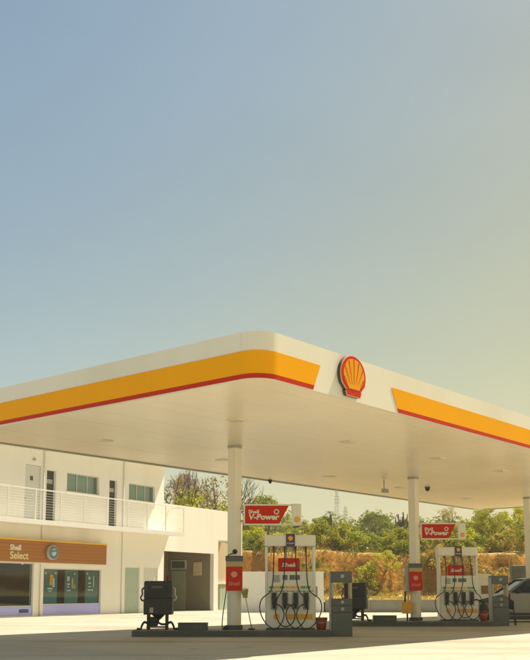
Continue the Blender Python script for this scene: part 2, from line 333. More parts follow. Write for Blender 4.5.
# ------------------------------------------------------------------ canopy
NX, NY = -0.078, 16.14
CA = R(50.2); ca, sa = math.cos(CA), math.sin(CA)
def can(x, y, z=0): return Vector((NX + x*ca - y*sa, NY + x*sa + y*ca, z))
L, W, RAD, ZS, ZT = 28.0, 10.2, 0.46, 4.92, 5.79
canopy = thing('fuel_canopy', (NX, NY, 0), CA, 'large flat white canopy roof with orange and red stripes over the pumps', 'canopy')
def edge_pt(side, s, out=0.0):
    # straight sides: 0 front right (y=0), 1 far end (x=L), 2 back (y=W), 3 front left (x=0)
    if side == 0: return (s, -out)
    if side == 1: return (L+out, s)
    if side == 2: return (L-s, W+out)
    return (-out, W-s)
LEN = [L, W, L, W]
def strip(side, s0, s1, z0, z1, o0, o1, d0=0.0, d1=0.0):
    """strip on one side between s0,s1; d0,d1 shift the ends at the top (slanted cuts)"""
    b = B(); bm = b.bm; V = []
    for o in (o0, o1):
        for (s, z) in ((s0, z0), (s1, z0), (s1+d1, z1), (s0+d0, z1)):
            V.append(bm.verts.new((*edge_pt(side, s, o), z)))
    for q in ((0, 1, 2, 3), (7, 6, 5, 4), (0, 4, 5, 1), (1, 5, 6, 2), (2, 6, 7, 3), (3, 7, 4, 0)): bm.faces.new([V[i] for i in q])
    return b
def arc(corner, z0, z1, r0, r1, a0=0.0, a1=90.0, n=20):
    cx, cy, st = ((RAD, RAD, 180), (L-RAD, RAD, 270), (L-RAD, W-RAD, 0), (RAD, W-RAD, 90))[corner]
    b = B(); bm = b.bm; prev = None
    for i in range(n+1):
        t = R(st + a0 + (a1-a0)*i/n); c, s = math.cos(t), math.sin(t)
        q = [bm.verts.new((cx+r*c, cy+r*s, z)) for r, z in ((r0, z0), (r1, z0), (r1, z1), (r0, z1))]
        if prev:
            for k in range(4):
                f = bm.faces.new((prev[k], q[k], q[(k+1) % 4], prev[(k+1) % 4])); f.smooth = (k == 1)
        else: bm.faces.new(q)
        prev = q
    bm.faces.new(prev[::-1])
    for e in bm.edges:      # only the seams between the curved segments are shaded smooth
        if abs(e.verts[0].co.z - e.verts[1].co.z) < 1e-4 or any(not f.smooth for f in e.link_faces): e.smooth = False
    return b
ZR0, ZR1, ZO1 = 4.922, 5.008, 5.43
for side in range(4):
    ln = LEN[side]; n = round((ln-2*RAD)/2.44); w = (ln-2*RAD)/n
    for i in range(n):
        s0, s1 = RAD + i*w + 0.0008, RAD + (i+1)*w - 0.0008
        pn = strip(side, s0, s1, ZS-0.012, ZT, -0.07, 0.0).build('fascia_panel', m_fwhite, canopy)
        segs = [(s0, s1, 0, 0)]
        if side == 0:
            # white gap round the emblem, with slanted stripe ends
            segs = []
            e1, e2 = 1.53, 4.57
            if s0 < e1: segs.append((s0, min(s1, e1), 0, 0 if s1 < e1 else 1))
            if s1 > e2: segs.append((max(s0, e2), s1, 1 if s0 < e2 else 0, 0))
        for (q0, q1, f0, f1) in segs:
            def dz(z): return (z - ZR0)/(ZO1-ZR0)
            a0r, a1r = dz(ZR0), dz(ZR1)
            # the cut leans: +0.24 m over the stripe height at the first end, -0.27 m at the second start
            def cut(q, f, z, sgn): return q + (sgn*dz(z) if f else 0)
            strip(side, cut(q0, f0, ZR0, -0.27), cut(q1, f1, ZR0, 0.24), ZR0, ZR1-0.001, 0.004, 0.014,
                  (-0.27*dz(ZR1) if f0 else 0), (0.24*dz(ZR1) if f1 else 0)).build('red_stripe', m_fred, pn)
            strip(side, cut(q0, f0, ZR1, -0.27), cut(q1, f1, ZR1, 0.24), ZR1, ZO1, 0.004, 0.012,
                  (-0.27*(1-dz(ZR1)) if f0 else 0), (0.24*(1-dz(ZR1)) if f1 else 0)).build('orange_stripe', m_forange, pn)
    pn = arc(side, ZS-0.012, ZT, RAD-0.07, RAD, 0.3, 89.7).build('corner_panel', m_fwhite, canopy)
    arc(side, ZR0, ZR1-0.001, RAD+0.004, RAD+0.014).build('red_stripe', m_fred, pn)
    arc(side, ZR1, ZO1, RAD+0.004, RAD+0.012).build('orange_stripe', m_forange, pn)
# soffit planks along the length
def inset_x(y):
    yy = min(y, W-y); r = RAD-0.07; q = RAD - yy
    if q <= 0: return 0.07
    return RAD - math.sqrt(max(r*r - q*q, 0))
NP = 17; pw = (W-0.14)/NP
for i in range(NP):
    y0, y1 = 0.07 + i*pw + 0.003, 0.07 + (i+1)*pw - 0.003
    k = 7 if i in (0, NP-1) else 1
    sy = [y0 + (y1-y0)*j/k for j in range(k+1)]
    pts = [(inset_x(y)+0.004, y) for y in sy] + [(L-inset_x(y)-0.004, y) for y in reversed(sy)]
    z = ZS + 0.02 + random.uniform(0, 0.003)
    B().pxy(pts, z, z+0.04).build('soffit_plank', m_soffit, canopy)
B().box(0.5, L-0.5, 0.5, W-0.5, ZS+0.09, 5.5).build('roof_deck', m_lgrey, canopy)
# ring lip round the soffit
bl = B()
for (x0, x1, y0, y1) in ((RAD, L-RAD, W-0.13, W-0.075), (L-0.13, L-0.075, RAD, W-RAD)): bl.box(x0, x1, y0, y1, ZS-0.02, ZS+0.018)
bl.build('edge_trim', m_lgrey, canopy)

# recessed soffit lights
def soffit_light():
    t = thing('canopy_light', (0, 0, 0), 0, '', 'light', 'flush lights in the canopy soffit')
    B().box(-0.18, 0.18, -0.18, 0.18, -0.016, 0.012, 0.008).build('housing', m_soffit, t)
    B().box(-0.15, 0.15, -0.15, 0.15, -0.021, -0.0165, 0.002).build('lens', m_lightlens, t)
    return t
lights = [(3.08, 7.8, 'soffit light above the balcony side, nearest the left fascia in the back row'),
          (7.7, 7.9, 'soffit light in the back row, just behind the top of the first column'),
          (12.9, 7.85, 'soffit light in the back row, above the sign beside the first pump'),
          (17.4, 7.85, 'soffit light in the back row, left of the second column top'),
          (22.7, 7.9, 'soffit light at the far end of the back row, above the second red sign'),
          (3.1, 3.3, 'soffit light in the front row nearest the rounded canopy corner'),
          (7.25, 3.15, 'soffit light in the front row between the first and second columns'),
          (11.4, 2.9, 'soffit light in the front row, up right of the second column top'),
          (15.2, 2.8, 'soffit light in the front row nearest the right edge of the picture')]
l0 = soffit_light()
for i, (x, y, lab) in enumerate(lights):
    o = l0 if i == 0 else copy_tree(l0)
    o.location = can(x, y, ZS+0.012); o.rotation_euler = (0, 0, CA); o['label'] = lab
# small fittings under the soffit
t = thing('dome_camera', can(17.9, 7.0, ZS), 0, 'small dark round camera under the canopy right of the second column', 'camera')
B().lathe([(0.03, 0.03), (0.10, 0.02), (0.10, -0.03)], 16).build('mount', m_grey, t)
B().lathe([(0.085, -0.032), (0.08, -0.08), (0.055, -0.12), (0.01, -0.135)], 16).build('dome', m_black, t)
t = thing('hanging_camera', can(15.1, 7.1, ZS), CA, 'small pale box camera hanging on a short rod under the canopy', 'camera')
B().tube([(0, 0, 0.02), (0, 0, -0.28)], 0.02).build('rod', m_lgrey, t)
B().box(-0.08, 0.20, -0.07, 0.07, -0.40, -0.27, 0.01).build('housing', m_lgrey, t)
t = thing('edge_sensor', can(12.4, 10.0, ZS), 0, 'tiny dark sensor at the back edge of the soffit near the first sign', 'sensor')
B().lathe([(0.06, 0.02), (0.06, -0.05), (0.03, -0.11)], 12).build('body', m_black, t)

# scallop emblem on the front right fascia
em = thing('scallop_emblem', can(2.76, -0.02, 5.365), CA, 'red and yellow scallop shell emblem on the white gap of the fascia', 'emblem')
def scallop(sc=1.0, lobes=True):
    pts = []
    n = 56
    for i in range(n+1):
        a = R(-28 + 236*i/n)
        r = 0.5*sc
        if lobes: r *= 1 + 0.018*abs(math.sin((a+R(28))*7*180/236*math.pi/180*1.0 + 0)) 
        pts.append((r*0.97*math.cos(a), 0.03 + r*0.87*math.sin(a)))
    pts += [(-0.27*sc, -0.31*sc), (-0.30*sc, -0.33*sc), (-0.255*sc, -0.435*sc), (0.255*sc, -0.435*sc), (0.30*sc, -0.33*sc), (0.27*sc, -0.31*sc)]
    return pts
em.scale = (0.90, 1, 0.93)
B().pxz(scallop(0.97), -0.055, 0.02, 0).build('backing_box', m_dark, em)  # sides coloured near-black to hold the shade on them
B().pxz(scallop(1.0), -0.075, -0.0555, 0.006).build('rim', M('emblem_edge_highlight', (0.70, 0.36, 0.24), 0.4), em)  # pale pink paints the highlight along the emblem's edge
B().pxz(scallop(0.955), -0.083, -0.0755, 0.002).build('red_face', m_emred, em)
# yellow fan with red ribs
fan = []
for i in range(57):
    a = R(-22 + 224*i/56); lob = 1 + 0.035*abs(math.sin(4.0*(a - R(-22))*180/224))
    fan.append((0.385*lob*math.cos(a), 0.035 + 0.345*lob*math.sin(a)))
fan += [(-0.215, -0.235), (-0.20, -0.27), (0.20, -0.27), (0.215, -0.235)]
fo = B().pxz(fan, -0.089, -0.0835).build('yellow_fan', m_yellow, em)
for i in range(1, 8):
    am = R(33) + (R(147)-R(33))*i/8; ox, oz = 0.0, -0.44
    dx, dz = math.cos(am), math.sin(am)
    e = next(k*0.003 for k in range(420, 0, -1) if ((ox+dx*k*0.003)/0.385)**2 + ((oz+dz*k*0.003-0.035)/0.345)**2 <= 1.0)
    st = 0.27/dz; px_, pz_ = -dz, dx
    B().pxz([(ox+dx*st, oz+dz*st), (ox+dx*e-px_*0.013, oz+dz*e-pz_*0.013), (ox+dx*e+px_*0.013, oz+dz*e+pz_*0.013)], -0.093, -0.0895).build('rib', m_emred, fo)

# ------------------------------------------------------------------ columns
CP = [can(5.9, 5.85), can(14.95, 5.85), can(24.0, 5.85)]
clab = ['white square canopy column nearest, beside the first red sign and pump', 'white square canopy column in the middle, beside the yellow bucket', 'white square canopy column at the right edge, behind the parked car']
col = thing('canopy_column', CP[0], CA, clab[0], 'column', 'columns holding up the canopy')
h = 0.13
B().box(-h, h, -h, h, 0.15, ZS+0.02, 0.006).build('shaft', m_white, col)
B().box(-h-0.006, h+0.006, -h-0.006, h+0.006, ZS-0.05, ZS+0.0185, 0.0).build('collar', m_lgrey, col)
B().box(-h-0.03, h+0.03, -h-0.03, h+0.03, 0.02, 0.275, 0.01).build('plinth', m_island, col)
for k in (1, 2): dup(col, CP[k], CA, clab[k])

# ------------------------------------------------------------------ islands
def island(x0, x1, y0, y1, lab):
    t = thing('pump_island', ((x0+x1)/2, (y0+y1)/2, 0), 0, lab, 'island', 'raised pump islands')
    hw, hd = (x1-x0)/2, (y1-y0)/2; r = 0.25
    def rr(e):
        p = []
        for cx, cy, st in ((hw-r, hd-r, 0), (-hw+r, hd-r, 90), (-hw+r, -hd+r, 180), (hw-r, -hd+r, 270)):
            for k in range(7): a = R(st+15*k); p.append((cx+(r-e)*math.cos(a), cy+(r-e)*math.sin(a)))
        return p
    B().pxy(rr(0), -0.02, 0.15, 0.012).build('kerb', m_island, t)
    B().pxy(rr(0.13), 0.1505, 0.156).build('deck', M('island_deck', (0.30, 0.28, 0.22), 0.85, var=0.15, scale=2, dirt=0.4), t)
    return t
I1 = (23.83, 25.05); I2 = (30.72, 31.95)
island(-3.38, 1.72, *I1, 'dark kerbed pump island nearest, carrying the first pump and column')
island(2.75, 7.65, *I2, 'dark kerbed pump island farther back, carrying the second pump and column')
island(8.6, 13.6, 37.7, 38.95, 'dark kerbed pump island under the third column by the car')

# ------------------------------------------------------------------ fuel pumps
def hose_pts(x, sgn, drop, wide):
    w = wide
    return crom([(x, -0.05, 2.27), (x, -0.16, 2.12), (x - 0.01*sgn, -0.34, 1.7), (x - 0.03*sgn, -0.37, 1.25), (x - 0.10*sgn, -0.39, 0.98), (x - (w-0.04)*sgn, -0.41, 0.78), (x - w*sgn, -0.42, 0.50), (x - w*0.6*sgn, -0.43, 0.19), (x + 0.02*sgn, -0.43, drop),
                 (x + 0.19*sgn, -0.42, 0.20), (x + 0.25*sgn, -0.41, 0.42), (x + 0.17*sgn, -0.39, 0.60), (x + 0.04*sgn, -0.37, 0.66), (x, -0.35, 0.60)], 7)
def fuel_pump(loc, label, wides, sgs, drops):
    t = thing('fuel_pump', loc, 0, label, 'fuel pump', 'white fuel pumps with black hoses')
    b = B().box(-0.60, 0.60, -0.27, 0.27, 0.06, 1.02, 0.015)
    body = b.build('cabinet', m_pump, t)
    B().box(-0.61, 0.61, -0.29, 0.29, 0.0, 0.062, 0.005).build('base', m_island, t)
    for s in (-1, 1): B().box(s*0.615-0.035, s*0.615+0.035, -0.20, 0.20, 0.03, 2.13, 0.01).build('post', m_pump, t)
    hd = B().box(-0.655, 0.655, -0.26, 0.26, 2.14, 2.43, 0.02).build('header', m_pump, t)
    B().box(-0.665, -0.60, -0.265, 0.265, 2.20, 2.465, 0.01).build('end_cap', m_pump, hd)
    vp = B().box(-0.11, 0.12, -0.285, -0.262, 2.12, 2.46, 0.005).build('emblem_panel', m_violet, t)
    B().pxz([(0.005 + x*0.13, 2.34 + z*0.13) for x, z in scallop(1, False)], -0.292, -0.2855).build('scallop_mark', m_orange, vp)
    text('lettering', 'V-Power', 0.045, m_print, vp, (-0.085, -0.286, 2.20), 0.001, 0.15, 0.002, 0.18)
    # display head
    dh = B().box(-0.578, 0.578, -0.24, 0.24, 1.022, 1.49, 0.012).build('display_head', m_pump, t)
    for x in (-0.13, 0.05, 0.19): B().box(x-0.07, x+0.055, -0.256, -0.241, 1.28, 1.40, 0.003).build('screen', m_screen, dh)
    B().box(-0.45, -0.27, -0.252, -0.241, 1.22, 1.40, 0.003).build('keypad', m_lgrey, dh)
    cols = [m_green, m_orange, m_green, m_gold, m_orange, m_gold, m_green, m_green]
    for i, m in enumerate(cols): B().box(-0.54+i*0.135, -0.54+i*0.135+0.115, -0.25, -0.241, 1.055, 1.12).build('grade_label', m, dh)
    # red board between the posts
    rb = B().box(-0.31, 0.25, -0.03, 0.03, 1.50, 1.84, 0.03).build('red_board', m_red, t)
    text('lettering', 'Shell', 0.14, m_print, rb, (-0.22, -0.031, 1.62), 0.004, 0.2, 0.002, 0.38)
    B().box(-0.12, -0.08, -0.02, 0.02, 1.84, 2.14).box(0.03, 0.07, -0.02, 0.02, 1.84, 2.14).build('board_bracket', m_lgrey, t)
    # orange labels low on the cabinet
    B().box(-0.10, 0.565, -0.279, -0.271, 0.28, 0.41).build('orange_label', m_orange, body)
    B().lathe([(0.085, 0), (0.085, -0.008)], 16, (-0.36, -0.271, 0.34), 'Y').build('round_label', m_orange, body)
    B().box(-0.585, 0.585, -0.275, -0.271, 0.985, 1.0).build('painted_shadow_gap', m_dark, body)  # no recess here: a dark strip paints the seam's shadow
    for i, x in enumerate((-0.42, -0.14, 0.13, 0.40)):
        bt = B().box(x-0.085, x+0.085, -0.30, -0.268, 0.52, 0.97, 0.012).build('nozzle_boot', m_lgrey, t)
        nz = B().pxz([(x-0.05, 0.95), (x+0.05, 0.95), (x+0.06, 0.80), (x+0.04, 0.62), (x+0.025, 0.55), (x-0.03, 0.55), (x-0.05, 0.66), (x-0.06, 0.82)], -0.39, -0.305, 0.01).build('nozzle', m_black, t)
        B().tube(crom([(x, -0.35, 0.93), (x, -0.37, 0.99), (x, -0.33, 1.01), (x, -0.29, 0.96)], 4), 0.02).build('spout', m_alu, nz)
        B().tube(crom([(x-0.045, -0.395, 0.9), (x-0.05, -0.43, 0.8), (x-0.03, -0.43, 0.66), (x-0.01, -0.39, 0.57)], 4), 0.011, 6).build('lever_guard', m_black, nz)
        B().tube([(x, -0.05, 2.14), (x, -0.05, 2.05)], 0.045, 10).build('swivel', m_brass, t)
        B().lathe([(0.028, 0), (0.034, 0.02), (0.028, 0.04), (0.034, 0.06), (0.028, 0.08), (0.034, 0.10), (0.028, 0.12), (0.03, 0.14)], 10, (x, -0.11, 2.0)).build('strain_spring', m_brass, t)
        sg = sgs[i]
        B().tube(hose_pts(x, sg, drops[i], wides[i]), 0.0145, 8).build('hose', m_black, t)
    for x in (-0.5, -0.33, -0.23, -0.05, 0.04, 0.22, 0.31, 0.5):
        B().tube([(x, -0.16, 2.139), (x, -0.16, 2.03), (x+0.01, -0.15, 1.90)], [0.016, 0.02, 0.012], 8).build('hose_hanger', m_hang, t)
    B().box(0.50, 0.56, -0.275, -0.2705, 0.62, 0.80).build('notice', m_print, body)
    return t
fuel_pump((0.652, 24.45, 0.15), 'white four-hose fuel pump on the nearest island, beside the grey service stand', (0.36, 0.25, 0.30, 0.38), (1, 1, -1, -1), (0.04, 0.10, 0.06, 0.03))
p2x = (455.8-265)/935*31.33
fuel_pump((p2x, 31.34, 0.15), 'white four-hose fuel pump on the farther island, left of the parked car', (0.40, 0.33, 0.22, 0.30), (1, 1, 1, -1), (0.03, 0.05, 0.12, 0.07))

# ------------------------------------------------------------------ flag signs on the columns
def flag_sign():
    t = thing('flag_sign', (0, 0, 0), 0, 'red and white grade sign projecting from the nearest column', 'sign', 'red flag signs fixed to the columns')
    z0, z1 = 2.845, 3.395; x1 = 1.51; fr = 0.04
    f = B().box(0.0, x1-0.26, -0.04, 0.04, z0, z0+fr, 0.006).box(0.0, x1-0.26, -0.04, 0.04, z1-fr, z1, 0.006).box(0.0, fr, -0.039, 0.039, z0+fr, z1-fr)
    f.build('frame', m_pump, t)
    rp = B().pxz([(fr+0.001, z0+fr+0.001), (0.93, z0+fr+0.001), (1.18, z1-fr-0.001), (fr+0.001, z1-fr-0.001)], -0.03, 0.03).build('red_panel', m_red, t)
    ep = B().box(x1-0.259, x1, -0.05, 0.05, z0-0.012, z1+0.012, 0.03).build('end_pad', m_pump, t)
    B().lathe([(0.075, 0), (0.075, -0.01), (0.06, -0.014)], 20, (x1-0.11, -0.051, z0+0.15), 'Y').build('round_mark', m_orange, ep)
    text('small_lettering', 'Shell', 0.13, m_print, rp, (0.13, -0.031, z0+0.31), 0.004, 0.0, 0.003, 0.28)
    text('large_lettering', 'V-Power', 0.20, m_print, rp, (0.14, -0.031, z0+0.15), 0.008, 0.15, 0.003, 0.80)
    b = B(); c = (0.86, z0+0.35)
    for k in range(5):
        a = R(90+72*k); b.tube([(c[0]+0.065*math.cos(a), -0.034, c[1]+0.065*math.sin(a)), (c[0]+0.065*math.cos(a+R(72)), -0.034, c[1]+0.065*math.sin(a+R(72)))], 0.018, 6)
    b.build('ring_mark', m_print, rp)
    B().box(-0.12, 0.0, -0.03, 0.03, z0+0.08, z0+0.14).box(-0.12, 0.0, -0.03, 0.03, z1-0.14, z1-0.08).build('bracket', m_lgrey, t)
    return t
fs = flag_sign()
fs.location = ((243.5-265)/935*24.42, 24.42, 0)
dup(fs, ((420.3-265)/935*31.37, 31.37, 0), 0, 'red and white grade sign projecting from the middle column')

# poster boards on the columns
def poster_board():
    t = thing('poster_board', (0, 0, 0), 0, 'red poster board on the nearest column under a small black camera', 'poster', 'red poster boards on the columns')
    w = 0.213
    bd = B().box(-w, w, -0.02, 0.02, 1.15, 1.765, 0.006).build('red_board', m_red, t)
    B().box(-w, w, -0.02, 0.02, 1.767, 1.90, 0.004).build('tan_strip', m_tan, t)
    B().box(-w-0.012, w+0.012, -0.035, 0.035, 1.902, 2.02, 0.008).build('grey_header', m_grey, t)
    B().box(-w-0.016, w+0.016, -0.04, 0.04, 2.021, 2.036).build('header_cap', m_black, t)
    B().pxz([(x*0.17, 1.565 + z*0.17) for x, z in scallop(1, False)], -0.027, -0.021).build('scallop_mark', M('pale_pink_print', (0.72, 0.30, 0.2), 0.5), bd)
    text('lettering', 'Shell', 0.13, M('pink_print', (0.66, 0.24, 0.18), 0.5), bd, (-0.15, -0.021, 1.29), 0.003, 0.2, 0.003, 0.3)
    B().box(-0.03, 0.03, 0.02, 0.12, 1.3, 1.34).box(-0.03, 0.03, 0.02, 0.12, 1.7, 1.74).build('bracket', m_lgrey, t)
    return t
pb = poster_board(); pb.location = (CP[0].x + 0.005, CP[0].y - 0.24, 0)
dup(pb, (CP[1].x - 0.02, CP[1].y - 0.24, 0), 0, 'red poster board on the middle column above the yellow bucket')
t = thing('bullet_camera', (CP[0].x, CP[0].y-0.22, 2.05), 0, 'small black ball camera above the poster on the nearest column', 'camera')
B().lathe([(0.01, -0.065), (0.05, -0.045), (0.068, 0), (0.05, 0.045), (0.01, 0.065)], 16, (0.02, -0.02, 0.10)).build('ball', m_black, t)
B().tube([(0.02, 0.06, 0.10), (-0.02, 0.0, 0.06), (-0.17, -0.01, -0.005)], 0.014, 6).build('arm', m_black, t)

# towel dispenser and yellow bucket on the left side of the middle column
t = thing('squeegee_station', (CP[1].x - 0.27, CP[1].y - 0.1, 0.0), 0, 'grey towel holder with a yellow bucket below, left of the middle column', 'squeegee station')
B().box(-0.09, 0.07, -0.10, 0.10, 1.12, 1.98, 0.02).build('towel_box', m_lgrey, t)
B().box(-0.135, -0.09, -0.04, 0.04, 1.38, 1.62, 0.01).build('yellow_lever', m_ybucket, t)
B().tube([(-0.08, 0, 1.12), (-0.10, 0, 0.76)], 0.03, 8).build('stem', m_black, t)
B().box(-0.01, 0.04, -0.03, 0.03, 0.77, 1.12).build('yellow_handle', m_ybucket, t)
bk = B().pxz([(-0.22, 0.76), (0.12, 0.76), (0.10, 0.40), (-0.20, 0.40)], -0.13, 0.13, 0.015).build('bucket', m_ybucket, t)
B().box(-0.225, 0.125, -0.135, 0.135, 0.745, 0.775, 0.006).build('rim', m_ybucket, bk)
B().box(-0.05, 0.0, 0.0, 0.05, 0.15, 0.42).build('foot_post', m_black, t)

# ------------------------------------------------------------------ grey service stands at the island ends
def service_stand():
    t = thing('service_stand', (0, 0, 0), 0, 'grey open-topped service stand at the end of the nearest island', 'service stand', 'grey service stands at the island ends')
    w, d = 0.265, 0.23
    lb = B().box(-w, w, -d, d, 0.0, 0.60, 0.012).build('lower_cabinet', m_grey, t)
    for z0, z1 in ((0.605, 0.775), (0.78, 0.95)):
        dr = B().box(-w, w, -d, d, z0, z1, 0.01).build('drawer', m_grey, t)
        B().lathe([(0.042, 0), (0.042, -0.006)], 14, (0.02, -d-0.001, (z0+z1)/2), 'Y').build('round_mark', m_lgrey, dr)
    B().box(-w, -w+0.055, -d, d, 0.952, 1.36, 0.006).build('left_post', m_lgrey, t)
    B().box(w-0.06, w, -d, d, 0.952, 1.36, 0.006).build('right_post', m_tan, t)
    tp = B().box(-w-0.01, w+0.01, -d-0.01, d+0.01, 1.362, 1.64, 0.02).build('top_box', m_grey, t)
    B().lathe([(0.05, 0), (0.05, -0.006)], 14, (0.02, -d-0.011, 1.52), 'Y').build('round_mark', m_lgrey, tp)
    B().box(-w-0.03, -w-0.002, -d+0.02, d-0.02, 0.02, 1.58, 0.005).build('side_panel', m_lgrey, t)
    return t
ss = service_stand(); ss.location = ((340.5-265)/935*24.2, 24.3, 0)
dup(ss, ((497.5-265)/935*31.2, 31.35, 0), 0, 'grey open-topped service stand between the second pump and the black chair')

# ------------------------------------------------------------------ dark air and water units
def air_unit():
    t = thing('air_unit', (0, 0, 0), 0, 'black boxy hose unit on legs at the left end of the nearest island', 'hose unit', 'black hose units on the islands')
    ub = B().box(-0.45, 0.45, -0.26, 0.26, 0.80, 1.22, 0.02).build('upper_case', m_blackmetal, t)
    B().box(-0.43, 0.43, -0.24, 0.24, 1.22, 1.245, 0.008).build('lid', m_black, t)
    lb = B().box(-0.455, 0.455, -0.265, 0.265, 0.39, 0.797, 0.02).build('lower_case', m_blackmetal, t)
    B().box(-0.32, 0.30, -0.272, -0.26, 0.86, 1.16, 0.004).build('front_plate', m_black, ub)
    B().box(-0.20, 0.14, -0.28, -0.273, 1.06, 1.12).build('dial_strip', m_grey, ub)
    B().box(-0.26, -0.14, -0.273, -0.266, 0.44, 0.57).build('pale_tag', m_lgrey, lb)
    b = B(); bm = b.bm
    top = [bm.verts.new(p) for p in ((-0.2, -0.16, 0.389), (0.2, -0.16, 0.389), (0.2, 0.16, 0.389), (-0.2, 0.16, 0.389))]
    bot = [bm.verts.new(p) for p in ((-0.05, -0.05, 0.26), (0.05, -0.05, 0.26), (0.05, 0.05, 0.26), (-0.05, 0.05, 0.26))]
    for k in range(4): bm.faces.new((top[k], top[(k+1) % 4], bot[(k+1) % 4], bot[k]))
    bm.faces.new(bot[::-1]); bm.faces.new(top); b.build('funnel', m_black, t)
    B().tube([(0, 0, 0.27), (0.0, 0, 0.18), (0.1, 0, 0.14), (0.28, 0, 0.14)], 0.03, 8).build('drain_pipe', m_black, t)
    for x, y in ((-0.32, -0.18), (0.27, -0.18), (-0.32, 0.18), (0.27, 0.18)): B().box(x-0.03, x+0.03, y-0.03, y+0.03, 0.0, 0.40).build('leg', m_blackmetal, t)
    B().box(-0.36, 0.32, -0.21, -0.15, 0.06, 0.10).build('cross_bar', m_blackmetal, t)
    B().box(-0.30, -0.02, -0.16, 0.12, 0.10, 0.33, 0.02).build('compressor', m_black, t)
    for s in (-1, 1):
        B().tube(crom([(s*0.45, -0.1, 1.08), (s*0.53, -0.1, 1.02), (s*0.52, -0.1, 0.9), (s*0.57, -0.1, 0.83), (s*0.54, -0.1, 0.76), (s*0.455, -0.1, 0.74)], 5), 0.026, 8).build('side_handle', m_alu if s > 0 else m_grey, t)  # right handle paler: its lit look is put into the colour
        B().tube(crom([(s*0.30, -0.2, 0.16), (s*0.42, -0.2, 0.20), (s*0.50, -0.2, 0.12), (s*0.54, -0.2, 0.03), (s*0.66, -0.2, 0.03)], 6), 0.032, 8).build('floor_hose', m_black, t)
    return t
au = air_unit(); au.scale = (0.80, 0.9, 1.0); au.location = ((160-265)/935*24.4, 24.4, 0.155)
dup(au, ((355-265)/935*31.3, 31.35, 0.155), R(-14), 'black boxy hose unit on legs just behind the first grey service stand')
# low steel covers beside them
def cover():
    t = thing('steel_cover', (0, 0, 0), 0, 'low dark steel cover on the nearest island between hose unit and column', 'cover box', 'low dark covers on the islands')
    B().box(-0.37, 0.37, -0.2, 0.2, 0, 0.17, 0.012).build('box', m_island, t)
    B().box(-0.38, 0.38, -0.21, 0.21, 0.171, 0.19, 0.006).build('lid', m_island, t)
    return t
cv = cover(); cv.location = ((194-265)/935*24.1, 24.15, 0.155)
dup(cv, ((383-265)/935*31, 31.0, 0.155), 0, 'low dark steel cover on the farther island left of the yellow bucket')

# ------------------------------------------------------------------ buckets, broom, cable, chair
def bucket(nm, lab, loc, r=0.15, hgt=0.31):
    t = thing(nm, loc, 0, lab, 'bucket')
    B().lathe([(r*0.76, 0), (r, hgt), (r*0.94, hgt), (r*0.9, hgt-0.02), (r*0.70, 0.03), (0.01, 0.03)], 24).build('shell', m_bucket, t)
    B().lathe([(r*1.0, hgt-0.03), (r*1.06, hgt-0.028), (r*1.06, hgt+0.004), (r*1.0, hgt+0.004)], 24).build('rim', m_bucket, t)
    B().tube(crom([(-r, 0, hgt-0.01), (-r*0.9, -0.06, hgt-0.09), (0, -r*1.05, hgt-0.13), (r*0.9, -0.06, hgt-0.09), (r, 0, hgt-0.01)], 6), 0.006, 6).build('handle', m_alu, t)
    return t
bucket('red_bucket', 'small red bucket on the nearest island right of the first pump', ((320.5-265)/935*24.3, 24.3, 0.157))
t = bucket('red_bucket', 'red bucket with a black can on top, beside the second pump', ((481-265)/935*31.1, 31.1, 0.157), 0.145, 0.33)
B().lathe([(0.13, 0.30), (0.14, 0.40), (0.11, 0.52), (0.05, 0.58), (0.04, 0.66)], 16).build('black_can', m_black, t)
B().tube(crom([(0, 0, 0.62), (-0.1, -0.03, 0.66), (-0.26, -0.05, 0.70), (-0.36, -0.05, 0.66)], 5), 0.022, 8).build('spout', m_black, t)

t = thing('leaning_broom', ((252-265)/935*24.3, 24.25, 0.157), 0, 'thin broom stood bristles up against the nearest column', 'broom')
B().tube([(0, 0, 0.03), (-0.17, 0.03, 0.86)], 0.012, 8).build('handle', m_brass, t)
B().box(-0.09, 0.08, -0.07, 0.07, 0.0, 0.045, 0.015).build('foot', m_black, t)
b = B()
for k in range(70):
    x, y = random.uniform(-0.10, 0.10), random.uniform(-0.03, 0.03)
    b.tube([(-0.17 + x*0.5, 0.03+y, 0.84), (-0.18 + x + random.uniform(-.02, .02), 0.03+y*1.3, 1.03 + random.uniform(-.05, .05))], 0.005, 4)
o = b.build('bristles', m_bristle, t); o['kind'] = 'stuff'
B().box(-0.235, -0.105, 0.0, 0.06, 0.81, 0.86, 0.01).build('head', m_bristle, t)
t = thing('air_line', ((224-265)/935*24.35, 24.3, 0.157), 0, 'thin dark cable hanging beside the left edge of the nearest column', 'cable')
B().tube(crom([(0.07, 0.05, 1.0), (0.03, 0, 0.7), (-0.01, -0.02, 0.4), (-0.03, -0.02, 0.12), (-0.02, -0.05, 0.03), (0.06, -0.06, 0.02), (0.12, 0.02, 0.02)], 6), 0.013, 6).build('cable', m_black, t)
B().lathe([(0.05, 0), (0.055, 0.06), (0.03, 0.1)], 12, (0.05, -0.05, 0)).build('coupling', m_black, t)

